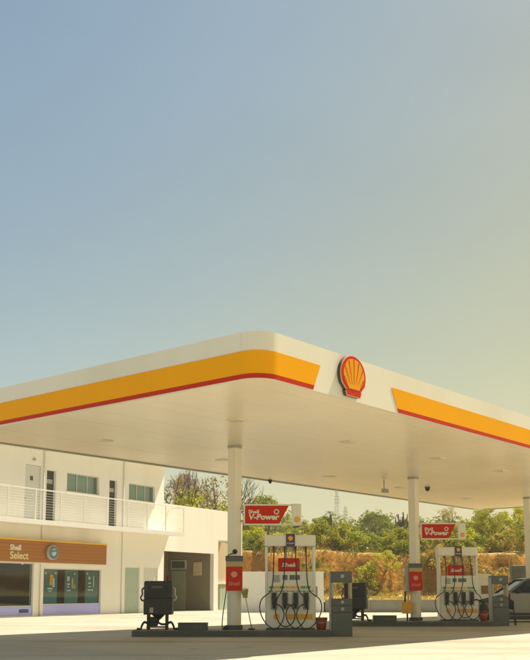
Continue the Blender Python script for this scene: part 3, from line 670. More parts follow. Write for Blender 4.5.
def chair(lab, loc, rz):
    t = thing('plastic_chair', loc, rz, lab, 'chair'); w = 0.20
    B().box(-w, w, -0.21, 0.21, 0.42, 0.45, 0.012).build('seat', m_black, t)
    pts = [(-0.18, 0.52), (0.18, 0.52), (0.20, 0.70), (0.19, 0.80), (0.12, 0.85), (-0.12, 0.85), (-0.19, 0.80), (-0.20, 0.70)]
    B().prism(pts, lambda x, z: (x, 0.20+(z-0.45)*0.2+0.12*x*x*-6, z), lambda x, z: (x, 0.225+(z-0.45)*0.2+0.12*x*x*-6, z)).build('backrest', m_black, t)
    for s in (-1, 1):
        B().tube([(s*0.18, -0.19, 0.43), (s*0.21, -0.23, 0.0)], 0.022, 8).build('leg', m_blackmetal, t)
        B().tube([(s*0.17, 0.27, 0.70), (s*0.18, 0.20, 0.43), (s*0.21, 0.25, 0.0)], 0.022, 8).build('leg', m_blackmetal, t)
    return t
chair('black chair with thin legs standing beside the second service stand', ((505-265)/935*32.0, 31.9, 0), R(162))

# ------------------------------------------------------------------ parked car (nose to the left)
car = thing('parked_car', (7.66, 35.4, 0), R(2), 'silver car parked nose left at the right edge of the picture', 'car')
CWD = 0.86
prof = [(0.06, 0.42), (0.02, 0.55), (0.06, 0.72), (0.18, 0.82), (0.6, 0.93), (1.12, 1.03), (1.22, 1.06), (4.05, 1.08), (4.22, 1.0), (4.28, 0.7), (4.25, 0.42), (4.1, 0.30), (3.86, 0.28)]
for k in range(9): a = R(0 + 22.5*k); prof.append((3.46 + 0.37*math.cos(a), 0.30 + 0.37*math.sin(a)))
prof.append((3.06, 0.26)); prof.append((1.2, 0.26))
for k in range(9): a = R(0 + 22.5*k); prof.append((0.80 + 0.37*math.cos(a), 0.30 + 0.37*math.sin(a)))
prof.append((0.40, 0.28)); prof.append((0.16, 0.32))
def cary(x, z, s):
    t = 0 if x > 0.7 else (0.7-x)/0.7
    u = 0 if z < 0.85 else (z-0.85)/0.3
    return s*(CWD - 0.16*t*t - 0.07*u)
b = B(); b.prism(prof, lambda x, z: (x, cary(x, z, -1), z), lambda x, z: (x, cary(x, z, 1), z)); body = b.build('body', m_silver, car)
# greenhouse: roof, pillars and glass
def gy(z, s): return s*(0.80 - (z-1.05)*0.27)
roof = [(1.92, 1.575), (2.2, 1.625), (2.9, 1.635), (3.5, 1.60), (3.85, 1.52), (3.80, 1.50), (3.45, 1.555), (2.9, 1.59), (2.2, 1.58), (1.97, 1.535)]
B().prism(roof, lambda x, z: (x, gy(z, -1), z), lambda x, z: (x, gy(z, 1), z)).build('roof', m_silver, car)
def pillar(p0, p1, w0, w1):
    for s in (-1, 1):
        pts = [(p0[0], p0[1]), (p0[0]+w0, p0[1]), (p1[0]+w1, p1[1]), (p1[0], p1[1])]
        B().prism(pts, lambda x, z: (x, gy(z, s), z), lambda x, z: (x, gy(z, s)-s*0.05, z)).build('pillar', m_silver, car)
pillar((1.10, 1.035), (1.92, 1.575), 0.16, 0.11); pillar((2.55, 1.07), (2.62, 1.59), 0.10, 0.09); pillar((3.62, 1.07), (3.46, 1.56), 0.40, 0.38)
b = B(); V = [b.bm.verts.new(p) for p in ((1.20, -0.74, 1.05), (1.20, 0.74, 1.05), (1.98, 0.62, 1.56), (1.98, -0.62, 1.56))]; b.bm.faces.new(V); b.build('windscreen', m_carglass, car)
for (x0, x1, xa, xb) in ((1.30, 2.55, 2.02, 2.60), (2.66, 3.62, 2.72, 3.46)):
    for s in (-1, 1):
        b = B(); y0, y1 = gy(1.075, s)-s*0.02, gy(1.57, s)-s*0.02
        b.bm.faces.new([b.bm.verts.new(p) for p in ((x0, y0, 1.075), (x1, y0, 1.075), (xb, y1, 1.57), (xa, y1, 1.57))]); b.build('side_window', m_carglass, car)
B().box(1.95, 2.45, -0.6, -0.12, 0.7, 1.32, 0.06).box(1.95, 2.45, 0.12, 0.6, 0.7, 1.32, 0.06).build('seats', m_seat, car)
for x0, x1 in ((1.28, 2.56), (2.60, 3.60)):
    d = B().pxz([(x0, 0.36), (x1, 0.36), (x1, 1.04), (x0, 1.04)], -CWD-0.006, -CWD+0.01, 0.003).build('door', m_silver, car)
    B().box(x1-0.26, x1-0.08, -CWD-0.03, -CWD-0.007, 0.88, 0.915, 0.006).build('handle', m_silver, d)
B().box(1.2, 3.06, -CWD-0.008, -CWD+0.02, 0.25, 0.34, 0.005).build('sill', m_black, car)
for s in (-1, 1):
    mi = B().box(1.52, 1.66, s*0.88-0.09, s*0.88+0.09, 1.06, 1.20, 0.03).build('mirror', m_black, car)
    B().box(0.10, 0.36, s*0.60-0.12, s*0.60+0.12, 0.66, 0.80, 0.03).build('headlight', m_lamp, car)
    for x in (0.80, 3.46):
        w = B().lathe([(0.20, -0.1), (0.31, -0.105), (0.335, -0.07), (0.335, 0.07), (0.31, 0.105), (0.20, 0.1)], 28, (x, s*0.74, 0.335), 'Y').build('wheel', m_tyre, car)
        B().lathe([(0.02, -0.115), (0.06, -0.112), (0.20, -0.10), (0.205, 0.09), (0.02, 0.09)], 20, (x, s*0.745, 0.335), 'Y').build('rim', m_alu, w)
B().box(0.02, 0.12, -0.55, 0.55, 0.34, 0.46, 0.02).build('grille', m_black, car)

# dark upright cabinet behind the car, and the pale cabinet behind the second stand
t = thing('dark_cabinet', ((519-265)/935*42.6, 43.0, 0), R(-8), 'dark grey-green upright cabinet behind the silver car', 'cabinet')
B().box(-0.36, 0.36, -0.3, 0.3, 0.1, 2.28, 0.05).build('case', m_grey, t)
B().box(-0.40, 0.40, -0.34, 0.34, 0, 0.10).build('base', m_wallgrey, t)
B().box(-0.30, 0.10, -0.312, -0.301, 1.45, 2.1, 0.004).build('door_panel', m_island, t)
B().box(0.16, 0.20, -0.325, -0.301, 1.2, 1.5).build('handle', m_black, t)
t = thing('pale_cabinet', ((482-265)/935*41, 41.2, 0), 0, 'pale box cabinet with a brown panel, behind the second service stand', 'cabinet')
B().box(-0.30, 0.30, -0.25, 0.25, 0.08, 1.86, 0.02).build('case', m_white, t)
B().box(-0.33, 0.33, -0.28, 0.28, 0, 0.08).build('base', m_wallgrey, t)
B().box(-0.14, 0.20, -0.262, -0.251, 1.0, 1.36, 0.004).build('brown_panel', M('brown_panel', (0.25, 0.13, 0.06), 0.6), t)

# ------------------------------------------------------------------ boundary walls
t = thing('white_boundary_wall', (0, 50, 0), 0, 'low white rendered wall behind the first pump with a vent', 'wall')
B().box(-1.35, 3.1, -0.12, 0.12, 0, 2.08, 0.01).build('wall', m_wall, t)
B().box(-1.4, 3.15, -0.16, 0.16, 2.081, 2.13, 0.01).build('coping', m_wall, t)
vt = B().box(2.57, 2.77, -0.135, -0.121, 0.85, 1.35).build('vent', m_grey, t)
for k in range(6): B().box(2.585, 2.755, -0.15, -0.136, 0.89+k*0.075, 0.93+k*0.075).build('slat', m_lgrey, vt)
t = thing('grey_low_wall', (0, 50.05, 0), 0, 'low grey concrete wall along the foot of the earth bank', 'wall')
x = 3.17; i = 0
while x < 45:
    w = 2.4; B().box(x+0.004, x+w-0.004, -0.13, 0.13, 0, 0.60 + random.uniform(-.012, .012), 0.008).build('wall_block', m_wallgrey, t); x += w
B().box(3.16, 45.6, -0.15, 0.17, 0.615, 0.67, 0.008).build('coping', m_wallgrey, t)

# ------------------------------------------------------------------ shop building
FA = R(59); BX, BY = -11.27, 40.3
shop = thing('shop_building', (BX, BY, 0), FA, 'white two-storey shop with a balcony, brown sign band and shaded garage opening', 'building')
def wall_holes(x0, x1, z0, z1, holes, y0, y1):
    xsn = sorted({x0, x1, *[h[0] for h in holes], *[h[1] for h in holes]}); zsn = sorted({z0, z1, *[h[2] for h in holes], *[h[3] for h in holes]})
    xsn = [x for x in xsn if x0 <= x <= x1]; zsn = [z for z in zsn if z0 <= z <= z1]
    def full(i, j):
        if i < 0 or j < 0 or i >= len(xsn)-1 or j >= len(zsn)-1: return False
        cx, cz = (xsn[i]+xsn[i+1])/2, (zsn[j]+zsn[j+1])/2
        return not any(h[0] < cx < h[1] and h[2] < cz < h[3] for h in holes)
    b = B(); bm = b.bm; q = lambda *p: bm.faces.new([bm.verts.new(c) for c in p])
    for i in range(len(xsn)-1):
        for j in range(len(zsn)-1):
            if not full(i, j): continue
            a, c, d, e = xsn[i], xsn[i+1], zsn[j], zsn[j+1]
            q((a, y0, d), (c, y0, d), (c, y0, e), (a, y0, e)); q((a, y1, e), (c, y1, e), (c, y1, d), (a, y1, d))
            if not full(i-1, j): q((a, y0, d), (a, y0, e), (a, y1, e), (a, y1, d))
            if not full(i+1, j): q((c, y0, d), (c, y1, d), (c, y1, e), (c, y0, e))
            if not full(i, j-1): q((a, y0, d), (a, y1, d), (c, y1, d), (c, y0, d))
            if not full(i, j+1): q((a, y0, e), (c, y0, e), (c, y1, e), (a, y1, e))
    bmesh.ops.remove_doubles(bm, verts=bm.verts, dist=1e-5)
    return b
upper = [(2.52, 3.08, 4.2, 6.62), (3.85, 6.12, 5.76, 6.66), (6.88, 7.42, 4.2, 6.6), (8.40, 10.56, 5.74, 6.6), (1.18, 2.18, 4.2, 6.75), (-3.2, -0.9, 5.76, 6.66)]
ground = [(-6.4, 1.90, 0.06, 2.36), (2.52, 6.42, 0.06, 2.15), (8.22, 9.40, 0.02, 2.33), (9.72, 10.90, 0.02, 2.33)]
wall_holes(-7.0, 11.35, 0, 4.02, ground, 0, 0.25).build('ground_floor_wall', m_wall, shop)
wall_holes(-7.0, 11.35, 4.02, 8.1, upper, 0, 0.25).build('upper_wall', m_wall, shop)
B().box(11.1, 11.35, 0.255, 8, 0, 8.1).build('side_wall', m_wall, shop)
B().box(-7.0, -6.75, 0.255, 8, 0, 8.1).build('side_wall', m_wall, shop)
B().box(-7, 11.35, 7.75, 8, 0, 8.1).build('back_wall', m_wall, shop)
B().box(-8.0, 11.75, -1.05, 9, 8.101, 8.32, 0.02).build('roof_slab', m_wall, shop)
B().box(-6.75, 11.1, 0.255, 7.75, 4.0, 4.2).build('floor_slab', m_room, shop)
# garage wing with its terrace parapet
wall_holes(11.352, 19.2, 0, 5.78, [(11.42, 16.15, -1, 3.24), (16.60, 18.4, -1, 4.05)], 0.0, 0.25).build('garage_wall', m_wall, shop)
B().box(11.352, 19.2, 0.252, 0.30, 4.2, 5.779).build('parapet_inner', m_wall, shop)
B().box(11.352, 19.2, 0.31, 7.9, 4.06, 4.18).build('terrace_slab', m_wall, shop)
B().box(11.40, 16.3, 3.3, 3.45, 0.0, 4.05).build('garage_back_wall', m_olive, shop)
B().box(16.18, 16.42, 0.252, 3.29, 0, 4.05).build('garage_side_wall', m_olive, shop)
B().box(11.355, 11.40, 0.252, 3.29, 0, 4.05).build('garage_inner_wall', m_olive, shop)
B().box(16.43, 20.6, 1.5, 1.7, 0, 4.05).build('porch_wall', m_cream, shop)
B().box(16.45, 20.55, 1.40, 1.495, 1.52, 1.64).build('porch_ledge', m_wall, shop)
B().box(18.95, 19.75, 1.45, 1.498, 0.02, 1.45).build('porch_door', m_greendoor, shop)
dr = B().box(16.11, 16.175, 1.98, 2.98, 0.02, 2.28, 0.01).build('garage_door', M('grey_green_door', (0.36, 0.38, 0.25), 0.6), shop)
B().lathe([(0.03, 0), (0.03, -0.06)], 10, (16.11, 2.85, 1.05), 'X').build('handle', m_alu, dr)
tr = B().box(16.10, 16.175, 1.92, 3.04, 2.36, 2.92, 0.01).build('transom_window', m_alu, shop)
B().prism([(2.02, 2.44), (2.94, 2.44), (2.94, 2.84), (2.02, 2.84)], lambda y, z: (16.09, y, z), lambda y, z: (16.099, y, z)).build('pane', m_screen, tr)
nb = B().box(16.12, 16.175, 0.84, 1.42, 2.0, 2.78, 0.01).build('notice_board', M('notice_paper', (0.62, 0.52, 0.32), 0.7, var=0.2, scale=8), shop)
B().box(16.11, 16.119, 0.92, 1.34, 2.42, 2.70).build('notice_sheet', m_cream, nb)
B().lathe([(0.07, 0), (0.08, 0.05), (0.08, 0.42), (0.03, 0.5)], 14, (16.05, 3.12, 1.5)).build('red_cylinder', m_bucket, shop)
# storefront glazing
def window(x0, x1, z0, z1, n, glassm=m_pane, back=None, y=0.10, nm='window'):
    w = B()
    f = 0.045
    w.box(x0+0.002, x1-0.002, y, y+0.07, z0+0.002, z0+f).box(x0+0.002, x1-0.002, y, y+0.07, z1-f, z1-0.002).box(x0+0.002, x0+f, y+0.001, y+0.069, z0+f, z1-f).box(x1-f, x1-0.002, y+0.001, y+0.069, z0+f, z1-f)
    o = w.build(nm, m_alu, shop); pw = (x1-x0-2*f)/n
    for i in range(1, n): B().box(x0+f+i*pw-0.02, x0+f+i*pw+0.02, y+0.002, y+0.068, z0+f, z1-f).build('mullion', m_alu, o)
    for i in range(n): B().box(x0+f+i*pw+(0.02 if i else 0), x0+f+(i+1)*pw-(0.02 if i < n-1 else 0), y+0.03, y+0.036, z0+f, z1-f).build('pane', glassm, o)
    if back: B().box(x0+0.0, x1-0.0, y+0.24, y+0.27, z0-0.05, z1+0.05).build('curtain', back, o)
    return o
for (x0, x1, z0, z1) in ((3.85, 6.12, 5.76, 6.66), (8.40, 10.56, 5.74, 6.6), (-3.2, -0.9, 5.76, 6.66)):
    o = window(x0, x1, z0, z1, 3, m_pane, m_curtain)
    B().box(x0-0.06, x1+0.06, -0.06, 0.09, z0-0.07, z0-0.003, 0.008).build('sill', m_wall, o)
for (x0, x1, z1) in ((2.52, 3.08, 6.62), (6.88, 7.42, 6.6)):
    d = B().box(x0+0.003, x0+0.05, 0.11, 0.17, 4.2, z1-0.003).box(x1-0.05, x1-0.003, 0.11, 0.17, 4.2, z1-0.003).box(x0+0.05, x1-0.05, 0.11, 0.17, z1-0.05, z1-0.003).build('louvre_door', m_grey, shop)
    n = 20
    for k in range(n):
        z = 4.26 + k*(z1-4.36)/n; B().box(x0+0.05, x1-0.05, 0.12, 0.15, z, z+0.065).build('slat', m_island, d)
    B().box(x0+0.05, x1-0.05, 0.155, 0.165, 4.2, z1-0.05).build('backing', m_room, d)
    B().box(x0+0.08, x1-0.08, 0.105, 0.119, 6.02, 6.22).build('pale_plate', m_lgrey, d)
    B().box(x1+0.0, x1+0.07, -0.02, -0.001, 4.2, z1+0.03).build('frame', m_rail, d)
d = B().box(1.19, 2.17, 0.08, 0.14, 4.21, 6.74, 0.01).build('white_door', m_doorwhite, shop)
B().box(1.55, 1.72, 0.065, 0.079, 6.05, 6.25).build('dark_vent', m_grey, d)
B().lathe([(0.03, 0), (0.03, -0.05)], 10, (1.3, 0.08, 5.2), 'Y').build('handle', m_alu, d)
B().lathe([(0.06, 0), (0.07, -0.06), (0.04, -0.12)], 12, (1.66, -0.001, 7.0), 'Y').build('wall_lamp', m_lgrey, shop)
for x in (2.31, 7.95): B().tube([(x, -0.05, 0.02), (x, -0.05, 8.0)], 0.04, 10).build('downpipe', m_wall, shop)
for (x0, x1, m, nm) in ((8.22, 9.40, m_greendoor, 'green_door'), (9.72, 10.90, m_doorwhite, 'pale_door')):
    d = B().box(x0+0.05, x1-0.05, 0.06, 0.11, 0.03, 2.28, 0.008).build(nm, m, shop)
    B().box(x0+0.002, x0+0.049, 0.04, 0.13, 0.02, 2.328).box(x1-0.049, x1-0.002, 0.04, 0.13, 0.02, 2.328).box(x0+0.049, x1-0.049, 0.04, 0.13, 2.282, 2.328).build('frame', m_rail, d)
    B().lathe([(0.03, 0), (0.03, -0.05)], 10, (x1-0.16, 0.06, 1.05), 'Y').build('handle', m_alu, d)
# balcony
B().box(-7.0, 11.85, -1.0, -0.002, 4.04, 4.2, 0.01).build('balcony_slab', m_wall, shop)
B().box(-7.0, 11.86, -1.012, -0.96, 4.0, 4.212, 0.006).build('balcony_edge', m_rail, shop)
rl = B().box(-7.0, 11.86, -1.0, -0.95, 5.50, 5.55, 0.008).build('balcony_rail', m_rail, shop)
for k in range(10): B().tube([(-7.0, -0.975, 4.33+k*0.117), (11.84, -0.975, 4.33+k*0.117)], 0.0038, 6).build('rail_bar', m_rail, rl)
B().box(11.80, 11.855, -0.95, -0.01, 5.50, 5.549, 0.008).build('end_rail', m_rail, rl)
for k in range(10): B().tube([(11.83, -0.97, 4.33+k*0.117), (11.83, -0.01, 4.33+k*0.117)], 0.0038, 6).build('rail_bar', m_rail, rl)
for x in (-6.98, -5.4, -3.85, -2.3, -0.75, 0.86, 2.42, 3.98, 5.57, 7.13, 8.68, 10.22, 11.80): B().box(x, x+0.05, -1.002, -0.952, 4.2, 5.5).build('rail_post', m_rail, rl)
# shop windows
lw = window(-6.4, 1.90, 0.44, 2.36, 3, m_shopglass, None, 0.06, 'shop_window')
rw = window(2.52, 6.42, 0.50, 2.15, 1, m_shopglass, None, 0.06, 'shop_window')
B().box(-6.39, 1.89, 0.04, 0.10, 0.07, 0.438).build('lilac_panel', m_purple, lw)
B().box(2.53, 6.41, 0.04, 0.10, 0.07, 0.498).build('lilac_panel', m_purple, rw)
for x0 in (-0.55, 1.12): B().box(x0, x0+0.55, 0.028, 0.039, 0.18, 0.33, 0.01).build('navy_badge', m_navy, lw)
for i, x in enumerate((2.62, 4.02, 5.42)):
    p = B().box(x, x+0.90, 0.12, 0.125, 0.55, 2.08).build('teal_poster', m_teal, rw)
    pats = [[(0.40, 0.62, 1.38, 1.86, m_gold), (0.30, 0.42, 1.62, 1.90, m_bucket), (0.60, 0.72, 1.30, 1.70, m_print), (0.28, 0.60, 1.20, 1.27, m_print), (0.34, 0.54, 1.10, 1.14, m_print), (0.10, 0.19, 1.90, 1.98, m_print), (0.74, 0.82, 1.90, 1.98, m_print)],
            [(0.16, 0.30, 1.58, 1.80, m_print), (0.16, 0.34, 1.40, 1.47, m_print), (0.18, 0.30, 1.28, 1.34, m_print), (0.46, 0.56, 1.25, 1.72, m_gold), (0.58, 0.72, 1.22, 1.44, m_tan), (0.16, 0.40, 1.12, 1.17, m_print), (0.62, 0.70, 1.88, 1.97, m_print)],
            [(0.22, 0.34, 1.66, 1.80, m_print), (0.20, 0.40, 1.46, 1.53, m_print), (0.24, 0.36, 1.30, 1.36, m_print), (0.56, 0.62, 1.30, 1.84, m_print), (0.18, 0.58, 1.14, 1.20, m_print), (0.10, 0.18, 1.90, 1.98, m_print)]][i]
    for (a, c, d, e, m) in pats:
        B().box(x+a, x+c, 0.112, 0.119, d, e).build('print_patch', m, p)
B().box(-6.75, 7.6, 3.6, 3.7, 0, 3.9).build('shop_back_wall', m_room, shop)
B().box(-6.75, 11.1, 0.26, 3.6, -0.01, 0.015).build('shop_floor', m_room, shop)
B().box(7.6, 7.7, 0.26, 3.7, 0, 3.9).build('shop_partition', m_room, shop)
for k, x in enumerate((-5.5, -3.6, -1.7, 0.2)):
    sh = B().box(x, x+1.5, 2.2, 2.6, 0.02, 1.5, 0.01).build('shop_shelf', m_wood, shop)
    for j in range(4): B().box(x+0.03, x+1.47, 2.05, 2.19, 0.35+j*0.33, 0.38+j*0.33).build('shelf_board', m_cream, sh)
B().box(-4.5, -1.0, 1.2, 1.25, 2.2, 2.26).build('shop_tube_light', m_print, shop)
# sign band
sb = B().box(-7.4, 6.36, -0.33, -0.002, 2.40, 3.30, 0.01).build('sign_band', m_wood, shop)
for k in range(6): B().box(-7.41, 6.37, -0.352, -0.331, 2.385+k*0.154, 2.385+k*0.154+0.148, 0.004).build('wood_plank', m_wood, sb)
B().box(-7.42, 6.40, -0.37, -0.002, 3.312, 3.385, 0.006).build('yellow_trim', m_gold, sb)
B().box(-7.42, 6.40, -0.34, -0.002, 2.34, 2.383, 0.004).build('lower_trim', m_rail, sb)
text('small_lettering', 'Shell', 0.33, m_print, sb, (0.08, -0.355, 2.88), 0.010, 0.0, 0.012, 0.64)
text('large_lettering', 'Select', 0.44, M('cream_letters', (0.80, 0.68, 0.36), 0.5), sb, (0.10, -0.355, 2.51), 0.008, 0.0, 0.012, 1.08)
for x in (0.9, 1.6): B().lathe([(0.05, 0), (0.05, -0.07)], 12, (x, -0.28, 2.34)).build('downlight', m_rail, sb)
t = thing('round_shop_sign', (BX + 2.56*math.cos(FA) + 0.38*math.sin(FA), BY + 2.56*math.sin(FA) - 0.38*math.cos(FA), 2.84), FA, 'round grey and teal disc sign on the brown sign band', 'sign')
B().lathe([(0.30, 0.03), (0.335, 0.0), (0.335, -0.12), (0.30, -0.14)], 32, (0, 0, 0), 'Y').build('rim', m_lgrey, t)
B().lathe([(0.285, -0.138), (0.285, -0.152)], 32, (0, 0, 0), 'Y').build('teal_face', M('disc_teal', (0.10, 0.20, 0.22), 0.4), t)
B().pxz([(-0.15, -0.02), (0.02, 0.04), (0.16, 0.02), (0.13, -0.10), (0.04, -0.16), (-0.08, -0.15)], -0.162, -0.153).build('cup_mark', M('disc_pale', (0.48, 0.58, 0.58), 0.4), t)
B().tube(crom([(-0.10, -0.158, 0.08), (0.0, -0.158, 0.16), (0.12, -0.158, 0.12)], 5), 0.018, 6).build('swoosh', m_print, t)

# ------------------------------------------------------------------ far things
def tower_block():
    t = thing('far_tower_block', (-18.4, 215, 0), R(12), 'pale pink tower block far behind the bare trees', 'building')
    B().box(-2.4, 2.4, -3, 3, 0, 26.3).build('wall', m_pink, t)
    B().box(-1.2, 1.0, -1.5, 1.5, 26.31, 27.6).build('roof_room', m_pink, t)
    for i in range(3):
        for j in range(6): B().box(-1.9+i*1.4, -1.1+i*1.4, -3.04, -2.96, 15.2+j*1.9, 16.2+j*1.9).build('window', m_lgrey, t)
    return t
tower_block()
def pylon(x, y, hgt, lab):
    t = thing('lattice_mast', (x, y, 0), R(20), lab, 'mast', 'far lattice masts'); b = B(); n = 12
    def w(z): return 1.6*(1-z/hgt)+0.35
    for sx, sy in ((-1, -1), (1, -1), (1, 1), (-1, 1)): b.tube([(sx*w(0), sy*w(0), 0), (sx*w(hgt), sy*w(hgt), hgt)], 0.08, 4)
    b.build('legs', m_pylon, t); b = B()
    for k in range(n):
        z0, z1 = hgt*k/n, hgt*(k+1)/n
        for (ax, ay, cx, cy) in ((-1, -1, 1, -1), (1, -1, 1, 1), (1, 1, -1, 1), (-1, 1, -1, -1)):
            b.tube([(ax*w(z0), ay*w(z0), z0), (cx*w(z1), cy*w(z1), z1)], 0.04, 4); b.tube([(ax*w(z1), ay*w(z1), z1), (cx*w(z1), cy*w(z1), z1)], 0.04, 4)
    b.build('bracing', m_pylon, t)
    b = B()
    for k in range(3): b.box(-1.2, 1.2, -0.2, 0.2, hgt*0.86+k*1.4, hgt*0.86+k*1.4+0.25)
    b.build('cross_arms', m_pylon, t)
pylon((337-265)/935*420, 420, 46.5, 'taller pale lattice mast far above the treetops'); pylon((345.5-265)/935*420, 420, 38.5, 'shorter pale lattice mast right beside the taller one')

# ------------------------------------------------------------------ vegetation
def leaf_cloud(clumps, per, size, rnd, flat=0.75):
    bm = bmesh.new()
    for (c, r) in clumps:
        for _ in range(max(6, int(per*(r**2)))):
            while True:
                d = Vector((rnd.uniform(-1, 1), rnd.uniform(-1, 1), rnd.uniform(-1, 1)))
                if 0.05 < d.length <= 1: break
            d = d.normalized()*(rnd.random()**0.45)
            p = Vector(c) + Vector((d.x*r, d.y*r, d.z*r*flat))
            nrm = (d + Vector((rnd.uniform(-1, 1), rnd.uniform(-1, 1), rnd.uniform(-0.3, 1)))*0.9).normalized()
            u = nrm.orthogonal().normalized(); w = nrm.cross(u); a = rnd.uniform(0, 6.28)
            u, w = u*math.cos(a)+w*math.sin(a), w*math.cos(a)-u*math.sin(a)
            s = size*rnd.uniform(0.6, 1.35); q = s*rnd.uniform(0.35, 0.55)
            bm.faces.new([bm.verts.new(p - u*s), bm.verts.new(p + w*q), bm.verts.new(p + u*s), bm.verts.new(p - w*q)])
    return bm
def make_tree(seed, hgt, rad, trunk_h, nclump, per, size, leaf, low=0.0):
    rnd = random.Random(seed); clumps = []; limbs = B()
    cz = (trunk_h + hgt)/2; hz = (hgt-trunk_h)/2
    for i in range(nclump):
        while True:
            d = Vector((rnd.uniform(-1, 1), rnd.uniform(-1, 1), rnd.uniform(-1, 1)))
            if d.length <= 1: break
        d = d.normalized()*(d.length**0.5)
        sh = 1.0 - 0.35*max(0, d.z)
        c = Vector((d.x*rad*sh, d.y*rad*sh, cz + d.z*hz)); r = rnd.uniform(0.16, 0.36)*rad
        clumps.append((c, r))
    base_r = 0.035*hgt
    fork = Vector((rnd.uniform(-.2, .2), rnd.uniform(-.2, .2), trunk_h*0.9 + 0.2))
    limbs.tube([(0, 0, -0.6), (0.03, 0, fork.z*0.5), fork], [base_r*1.25, base_r, base_r*0.8], 8)
    for c, r in clumps[:max(6, nclump//3)]:
        mid = fork.lerp(c, 0.5) + Vector((rnd.uniform(-.2, .2), rnd.uniform(-.2, .2), rnd.uniform(0, .3)))
        limbs.tube([fork, mid, c], [base_r*0.5, base_r*0.28, base_r*0.08], 5)
    bm = leaf_cloud(clumps, per, size, rnd)
    me = bpy.data.meshes.new('crown'); bm.to_mesh(me); bm.free(); me.materials.append(leaf)
    return limbs.mesh('trunk', m_bark, True), me
def bare_tree(seed, hgt, depth=5, spread=0.55):
    rnd = random.Random(seed); b = B(); tips = []
    def grow(p, d, ln, r, k):
        q = p + d*ln; m = p.lerp(q, 0.5) + Vector((rnd.uniform(-1, 1), rnd.uniform(-1, 1), 0))*ln*0.08
        b.tube([p, m, q], [r, r*0.8, r*0.62], 5 if k > 1 else 4, False)
        if k <= 0: tips.append(q); return
        for _ in range(rnd.choice((2, 3, 3))):
            nd = (d + Vector((rnd.uniform(-1, 1), rnd.uniform(-1, 1), rnd.uniform(-0.2, 0.7)))*spread).normalized(); grow(q, nd, ln*rnd.uniform(0.62, 0.85), r*0.58, k-1)
    grow(Vector((0, 0, -0.5)), Vector((0, 0, 1)), hgt*0.30, hgt*0.022, depth)
    return b.mesh('trunk', m_bark, False), tips
rnd = random.Random(3)
protos = {
 'green': [make_tree(11, 5.2, 2.5, 1.0, 30, 450, 0.120, m_leafg), make_tree(12, 4.6, 2.7, 0.8, 32, 420, 0.120, m_leafg)],
 'yellow': [make_tree(21, 4.2, 2.3, 0.6, 30, 450, 0.112, m_leafy), make_tree(22, 6.6, 2.9, 1.6, 36, 345, 0.128, m_leafy)],
 'olive': [make_tree(31, 6.0, 2.2, 1.8, 22, 142, 0.096, m_leafo), make_tree(32, 7.4, 2.3, 2.4, 24, 120, 0.096, m_leafo)],
 'dark': [make_tree(41, 5.0, 2.0, 1.0, 26, 390, 0.120, m_leafd)],
 'bush': [make_tree(51, 1.7, 1.25, 0.1, 22, 630, 0.080, m_leafy), make_tree(52, 1.4, 1.35, 0.1, 22, 630, 0.080, m_leafg), make_tree(53, 1.3, 1.1, 0.05, 20, 630, 0.080, m_dry)],
}
def plant(kind, k, px, Y, top_y, lab, cat='tree', group=None, nm=None, z=None, wide=1.0):
    """a tree whose crown top reaches the height seen at top_y for its distance Y"""
    X = (px-265)/935*Y; zg = terrain(X, Y) if z is None else z
    tz = 1.17 + (590-top_y)/943*Y
    tr, cr = protos[kind][k]
    h0 = max(v.co.z for v in cr.vertices); s = max(0.35, (tz-zg)/h0)
    nm = nm or {'green': 'green_tree', 'yellow': 'yellow_green_tree', 'olive': 'olive_tree', 'dark': 'dark_tree', 'bush': 'bush'}[kind]
    t = thing(nm, (X, Y, zg), rnd.uniform(0, 6.28), lab, cat, group)
    t.scale = (s*wide, s*wide, s)
    place('trunk', tr, t, (0, 0, 0)); place('crown', cr, t, (0, 0, 0)); return t
G1 = 'trees on the hillside behind the bank'
plant('green', 0, 268, 96, 494, 'light green tree rising behind the first red sign', group=G1)
plant('yellow', 1, 256, 78, 530, 'slim yellow-green tree below the first red sign, left of the pump', group=G1)
plant('green', 1, 299, 84, 518, 'green tree just right of the first red sign', group=G1)
plant('green', 0, 322, 80, 515, 'rounded green tree under the pale lattice masts', group=G1)
plant('green', 1, 347, 86, 522, 'green tree right of the tufted pole', group=G1)
plant('green', 0, 376, 92, 511, 'taller green tree halfway between the two signs', group=G1)
plant('yellow', 0, 360, 74, 533, 'low yellow-green tree in front of the green ones at mid slope', group=G1, wide=1.2)
plant('yellow', 0, 392, 75, 528, 'yellow-green tree left of the middle column', group=G1)
plant('yellow', 0, 312, 73, 536, 'yellow-green tree above the first pump', group=G1, wide=1.3)
plant('green', 1, 337, 74, 535, 'small green tree above the grey service stand', group=G1)
plant('green', 0, 407, 88, 519, 'green tree partly hidden by the middle column', group=G1)
plant('yellow', 1, 428, 78, 540, 'yellow-green tree under the second red sign', group=G1)
plant('olive', 0, 450, 92, 503, 'brownish sparse tree above the second red sign', group=G1)
plant('dark', 0, 468, 80, 521, 'dark green tree beside the white end of the second sign', group=G1)
plant('yellow', 1, 492, 72, 503, 'large bright yellow-green tree filling the right gap under the canopy', group=G1, wide=1.05)
plant('yellow', 1, 516, 76, 505, 'yellow-green tree half hidden by the right-hand column', group=G1)
plant('green', 1, 480, 86, 512, 'green tree behind the large yellow-green one', group=G1)
plant('green', 0, 540, 80, 500, 'green tree past the right-hand column', group=G1)
plant('green', 1, 444, 74, 545, 'low green tree behind the second pump header', group=G1)
plant('yellow', 0, 285, 76, 530, 'yellow-green tree behind the first pump header', group=G1)
